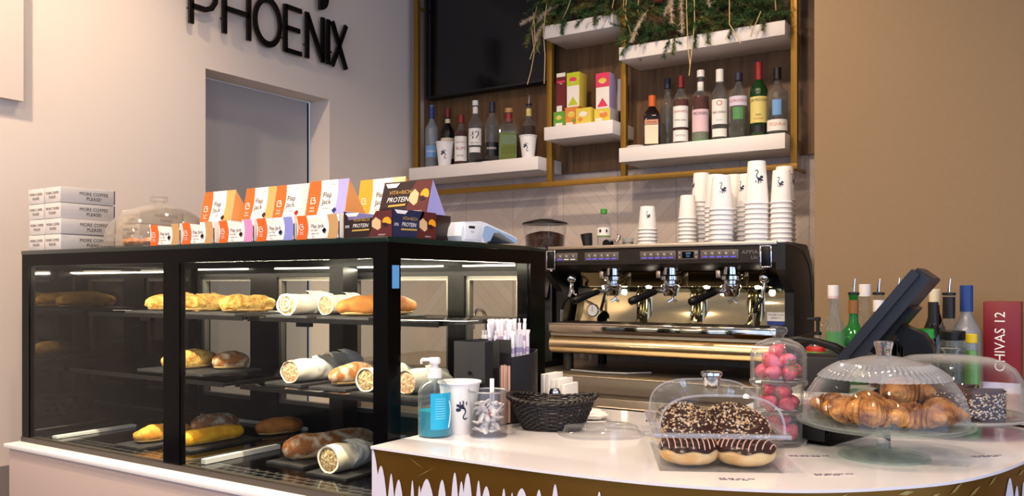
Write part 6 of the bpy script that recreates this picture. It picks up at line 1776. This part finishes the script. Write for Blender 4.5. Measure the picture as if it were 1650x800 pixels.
# knock box with a black portafilter handle
t = thing('knock_box', 'black knock box with a curved black handle resting on it, beside the register', 'knock box', (-.590, 2.62, CT), R(10))
b = MB(); b.box(-.06, .07, -.05, .07, 0, .105, M['black_matte'], .008); part('box', b, t, None, 30)
b = MB(); b.tube([(-.115, -.05, .146), (-.105, -.05, .150), (-.07, -.05, .154), (-.02, -.05, .148), (.03, -.05, .133), (.055, -.05, .118), (.06, -.05, .108)], [.004, .007, .009, .010, .0125, .014, .010], M['black'], 12); part('handle', b, t, 'curved black handle', 60)
b = MB(); b.box(-.030, .030, -.022, .022, 0, .006, M['bakepaper'], .002)
single('folded_cloth', b, 'white folded paper lying behind the strawberry jar', 'cloth', (-.618, 2.44, CT), .5)
# cable on the counter by the rounded end
b = MB(); b.tube([(.0, 0, .003), (-.02, -.06, .004), (-.01, -.14, .004), (-.06, -.20, .004), (-.10, -.19, .012), (-.085, -.22, .004), (-.02, -.26, .004)], .0028, M['black'], 6)
single('black_cable', b, 'thin black cable lying on the counter behind the rear cake stand', 'cable', (-.045, 2.42, CT+.0005))
# green syrup dispenser
t = thing('pump_bottle', 'green bottle with a red top and black pump at the end of the machine', 'pump bottle', (-.665, 2.86, CT), face_cam(-.665, 2.86))
caps('disp green', '5f9a2c'); caps('disp red', 'b02020')
b = MB(); b.lathe([(0, 0), (.035, 0), (.036, .004), (.036, .098), (.034, .104)], M['disp green'] if 'disp green' in M else None, 28); part('bottle_body', b, t, None, 50)
b = MB(); b.lathe([(.0365, .098), (.0365, .108), (.034, .112), (0, .112)], M['disp red'], 28); b.lathe([(.0364, .03), (.0364, .094)], M['lab green'], 20, R(-50), R(50)); b.cyltext('kiwi', .022, M['ink'], .0368, .06); b.blob((0, -.0368, .088), (.007, .001, .008), M['lab red'], 10, 6); part('label', b, t, 'green printed label with a red top')
b = MB(); b.lathe([(.030, .112), (.014, .130), (.011, .140), (.011, .152)], M['bottle_clear'], 24); b.lathe([(.012, .150), (.012, .160), (.006, .162), (.006, .195), (.009, .196), (.009, .208), (0, .209)], M['black_matte'], 18); b.box(-.034, 0, -.005, .005, .197, .206, M['black_matte'], .002); part('pump', b, t, 'black pump')
# bottles in front of the tan wall
g3 = 'bottles standing by the tan wall'
bottle('clear amber bottle with a white and pink cap nearest the machine, by the tan wall', -.632, 2.93, CT, .312, .045, M['bottle_clear'], LQ['brown'], .40, M['cap white'], .036, .0175, .50, nk=.0155, neck_wrap=(M['lab pink'], .86, .89), group=g3)
bottle('small clear bottle with a pale green label in front of the clear amber bottle', -.598, 2.80, CT, .270, .030, M['bottle_clear'], LQ['clear'], .5, None, .02, .014, .55, nk=.0155, labels=[(.40, .62, M['lab green'], -60, 60)], group=g3)
bottle('round shouldered bright green bottle with a steel pourer', -.555, 2.86, CT, .285, .050, thin_glass('bright green glass', '58c06a', r0=.05, edge=.5, power=3, haze=.35, hazecol='2c9a3c'), None, .5, None, .02, None, .48, nk=.0135, labels=[(.10, .42, M['lab cream'], -66, 66)], neck_wrap=(M['lab bronze'], .78, .93), pourer=True, group=g3)
bottle('slim clear bottle with a white and pink cap behind the green bottle', -.545, 2.99, CT, .315, .034, M['bottle_clear'], LQ['clear'], .5, M['cap white'], .040, .0185, .55, nk=.0155, neck_wrap=(M['lab pink'], .88, .91), group=g3)
bottle('clear bottle with a white neck band and steel pourer behind the register screen', -.488, 2.90, CT, .285, .036, M['bottle_clear'], LQ['clear'], .5, None, .02, None, .52, nk=.0145, neck_wrap=(M['lab white'], .80, .93), pourer=True, group=g3)
bottle('dark bottle with a black collar and steel pourer half hidden by the register screen', -.438, 2.95, CT, .288, .036, M['bottle_dark'], LQ['brown'], .5, None, .02, None, .55, nk=.0145, neck_wrap=(M['cap black'], .80, .95), pourer=True, group=g3)
bottle('short bottle with a black stopper low behind the register screen', -.470, 2.80, CT, .225, .030, M['bottle_clear'], LQ['amber'], .5, M['cap black'], .03, .0135, .55, group=g3)
bottle('dark slim bottle with a yellow ring on its neck', -.322, 2.82, CT, .262, .030, M['bottle_dark'], LQ['brown'], .5, M['cap black'], .07, .0145, .55, neck_wrap=(M['cap yellow'], .70, .75), group=g3)
bottle('clear round bottle with a black neck and steel pourer right of the register', -.288, 2.90, CT, .285, .043, M['bottle_clear'], LQ['clear'], .5, None, .02, None, .52, nk=.0155, neck_wrap=(M['cap black'], .74, .97), pourer=True, group=g3)
bottle('slim bottle with a cream label just behind the register top', -.335, 2.97, CT, .300, .032, M['bottle_dark'], LQ['brown'], .5, M['lab cream'], .05, .0165, .55, nk=.014, group=g3)
bottle('frosted bottle with a long blue cap next to the red box', -.243, 2.93, CT, .312, .040, M['frosted'], LQ['clear'], .5, M['cap blue'], .080, .0185, .52, nk=.0155, group=g3)
# jars seen above the rear dome
def jar(label, x, y, h, r, capm, content):
    t = thing('storage_jar', label, 'jar', (x, y, CT), 0, 'lidded jars behind the rear dome')
    b = MB(); b.lathe([(0, 0), (r*.95, 0), (r, .005), (r, h*.55), (r*.62, h*.82), (r*.60, h*.86)], M['bottle_clear'], 28); part('glass_body', b, t, None, 60)
    b = MB(); b.cyl(r*.66, h*.86, h, capm, 24, .002); part('lid', b, t)
    if content:
        b = MB(); b.lathe([(0, .004), (r*.92, .004), (r*.94, h*.5), (r*.6, h*.75), (0, h*.75)], content, 24); part('content', b, t)
jar('clear jar with a bright green lid above the rear dome', -.318, 2.60, .192, .036, M['cap green'], None)
jar('wide clear jar with a black lid and pale powder above the rear dome', -.255, 2.66, .185, .050, M['cap black'], LQ['gin'])
jar('small green bottle with a yellow lid beside the red box', -.205, 2.62, .180, .022, M['cap yellow'], M['disp green'])
# red spirit carton
caps('carton red', '7a1220'); caps('carton red side', '5c0d18')
t = thing('spirit_carton', 'tall dark red spirit carton with white vertical lettering by the tan wall', 'box', (-.150, 3.02, CT), R(-2))
b = MB(); b.box(-.050, .050, -.045, .045, 0, .262, M['carton red'], .002); part('box_body', b, t)
b = MB(); b.text('CHIVAS 12', .040, M['ink_white'], (-.004, -.0456, .140), '-y', rot=PI/2, xs=.98); part('front_print', b, t)
b = MB(); b.box(-.050, .050, -.0458, -.0452, .0, .016, M['lab lilac']); part('base_band', b, t, 'pale band along the bottom')
# ================================================================== LIGHT AND CAMERA
def area(name, loc, rot, sx, sy, col, power):
    l = bpy.data.lights.new(name, 'AREA'); l.shape = 'RECTANGLE'; l.size = sx; l.size_y = sy; l.energy = power; l.color = lin(col)[:3]
    o = bpy.data.objects.new(name, l); C.objects.link(o); o.location = loc; o.rotation_euler = rot
    return o
def spot(name, loc, target, power, col, ang=70, blend=.5, rad=.05):
    l = bpy.data.lights.new(name, 'SPOT'); l.energy = power; l.color = lin(col)[:3]; l.spot_size = R(ang); l.spot_blend = blend; l.shadow_soft_size = rad
    o = bpy.data.objects.new(name, l); C.objects.link(o); o.location = loc
    d = Vector(target)-Vector(loc); o.rotation_euler = d.to_track_quat('-Z', 'Y').to_euler()
    return o
WARM, COOL = 'ffe2c2', 'b9d2ff'
# daylight through the shop front behind the camera
area('window_daylight', (.0, -2.58, 1.55), (R(90), 0, 0), 4.4, 2.3, COOL, 55)
area('side_window_daylight', (2.58, .35, 1.5), (R(90), 0, R(90)), 3.7, 2.2, COOL, 50)
# ceiling lamps: lit discs in rings, each with its lamp
disc = emis('ceiling lamp', 'ffe2b8', 60.)
LAMPS = [(-2.45, .70, -2.75, 1.6, 1.3, 72), (-1.5, .40, -1.6, 1.4, 1.1, 40), (-.75, .55, -.8, 1.4, .95, 52), (.1, .75, -.15, 1.6, .95, 34),
         (-2.35, 1.9, -2.7, 1.6, 1.2, 16), (-1.55, 2.35, -1.6, 3.3, 1.2, 34), (-.95, 2.35, -1.05, 3.2, 1.2, 30), (-.2, 2.35, -.4, 2.9, 1.0, 9),
         (-2.35, -1.0, -2.5, .2, .9, 40), (-.6, -1.0, -.6, .2, .9, 40), (1.1, -.6, 1.0, 1.0, .9, 36)]
NTH = ['first', 'second', 'third', 'fourth', 'fifth', 'sixth', 'seventh', 'eighth', 'ninth', 'tenth', 'eleventh']
for i, (x, y, tx, ty, tz, p) in enumerate(LAMPS):
    t = thing('ceiling_light', '%s small round recessed ceiling light, above the picture' % NTH[i], 'ceiling light', (x, y, 2.985), 0, 'recessed ceiling lights')
    b = MB(); b.lathe([(.045, .0), (.058, .0), (.058, .015), (.045, .015)], M['white'], 24); part('ring', b, t)
    b = MB(); b.lathe([(0, .008), (.044, .008)], disc, 24); part('lamp_disc', b, t)
    spot('ceiling_spot', (x, y, 2.965), (tx, ty, tz), p*1.6, WARM, 110, .9, .04)
globe = emis('lit globe', 'ffdcae', 9.)
for i, (x, y, z, lab) in enumerate(((-2.2, -1.5, 2.2, 'behind the camera by the white wall'), (-1.1, -1.6, 2.25, 'second from the white wall'), (.0, -1.5, 2.2, 'straight behind the camera'), (1.1, -1.3, 2.25, 'by the side window'), (1.7, .3, 2.3, 'nearest the side window'))):
    t = thing('pendant_lamp', 'round glass pendant lamp out of the picture, '+lab, 'pendant lamp', (x, y, z), 0, 'glass pendant lamps')
    b = MB(); b.blob((0, 0, 0), (.10, .10, .10), globe, 24, 14); part('globe', b, t)
    b = MB(); b.cyl(.03, .095, .13, M['black'], 16); b.tube([(0, 0, .13), (0, 0, 2.999-z)], .003, M['black'], 6); part('cord', b, t)
w_ = bpy.data.worlds.new('world'); SC.world = w_; w_.use_nodes = True
bg = w_.node_tree.nodes['Background']; bg.inputs[0].default_value = lin('c6d4ea'); bg.inputs[1].default_value = .6

cam = bpy.data.cameras.new('camera'); co = bpy.data.objects.new('camera', cam); C.objects.link(co)
cam.sensor_width = 36.; cam.sensor_fit = 'HORIZONTAL'; cam.lens = 1368/1650*36
cam.shift_y = 58/1650
cam.clip_start = .02
co.location = (0, 0, 1.256); co.rotation_euler = (R(90), 0, math.atan((1710-825)/1368))
SC.camera = co
SC.view_settings.view_transform = 'Standard'; SC.view_settings.look = 'None'; SC.view_settings.gamma = 1.; SC.view_settings.exposure = 0.
SC.view_settings.use_curve_mapping = False
SC.cycles.use_denoising = True
SC.cycles.max_bounces = 10; SC.cycles.diffuse_bounces = 4; SC.cycles.glossy_bounces = 5; SC.cycles.transmission_bounces = 8; SC.cycles.transparent_max_bounces = 40
SC.cycles.caustics_reflective = False; SC.cycles.caustics_refractive = False
SC.cycles.sample_clamp_indirect = 6.
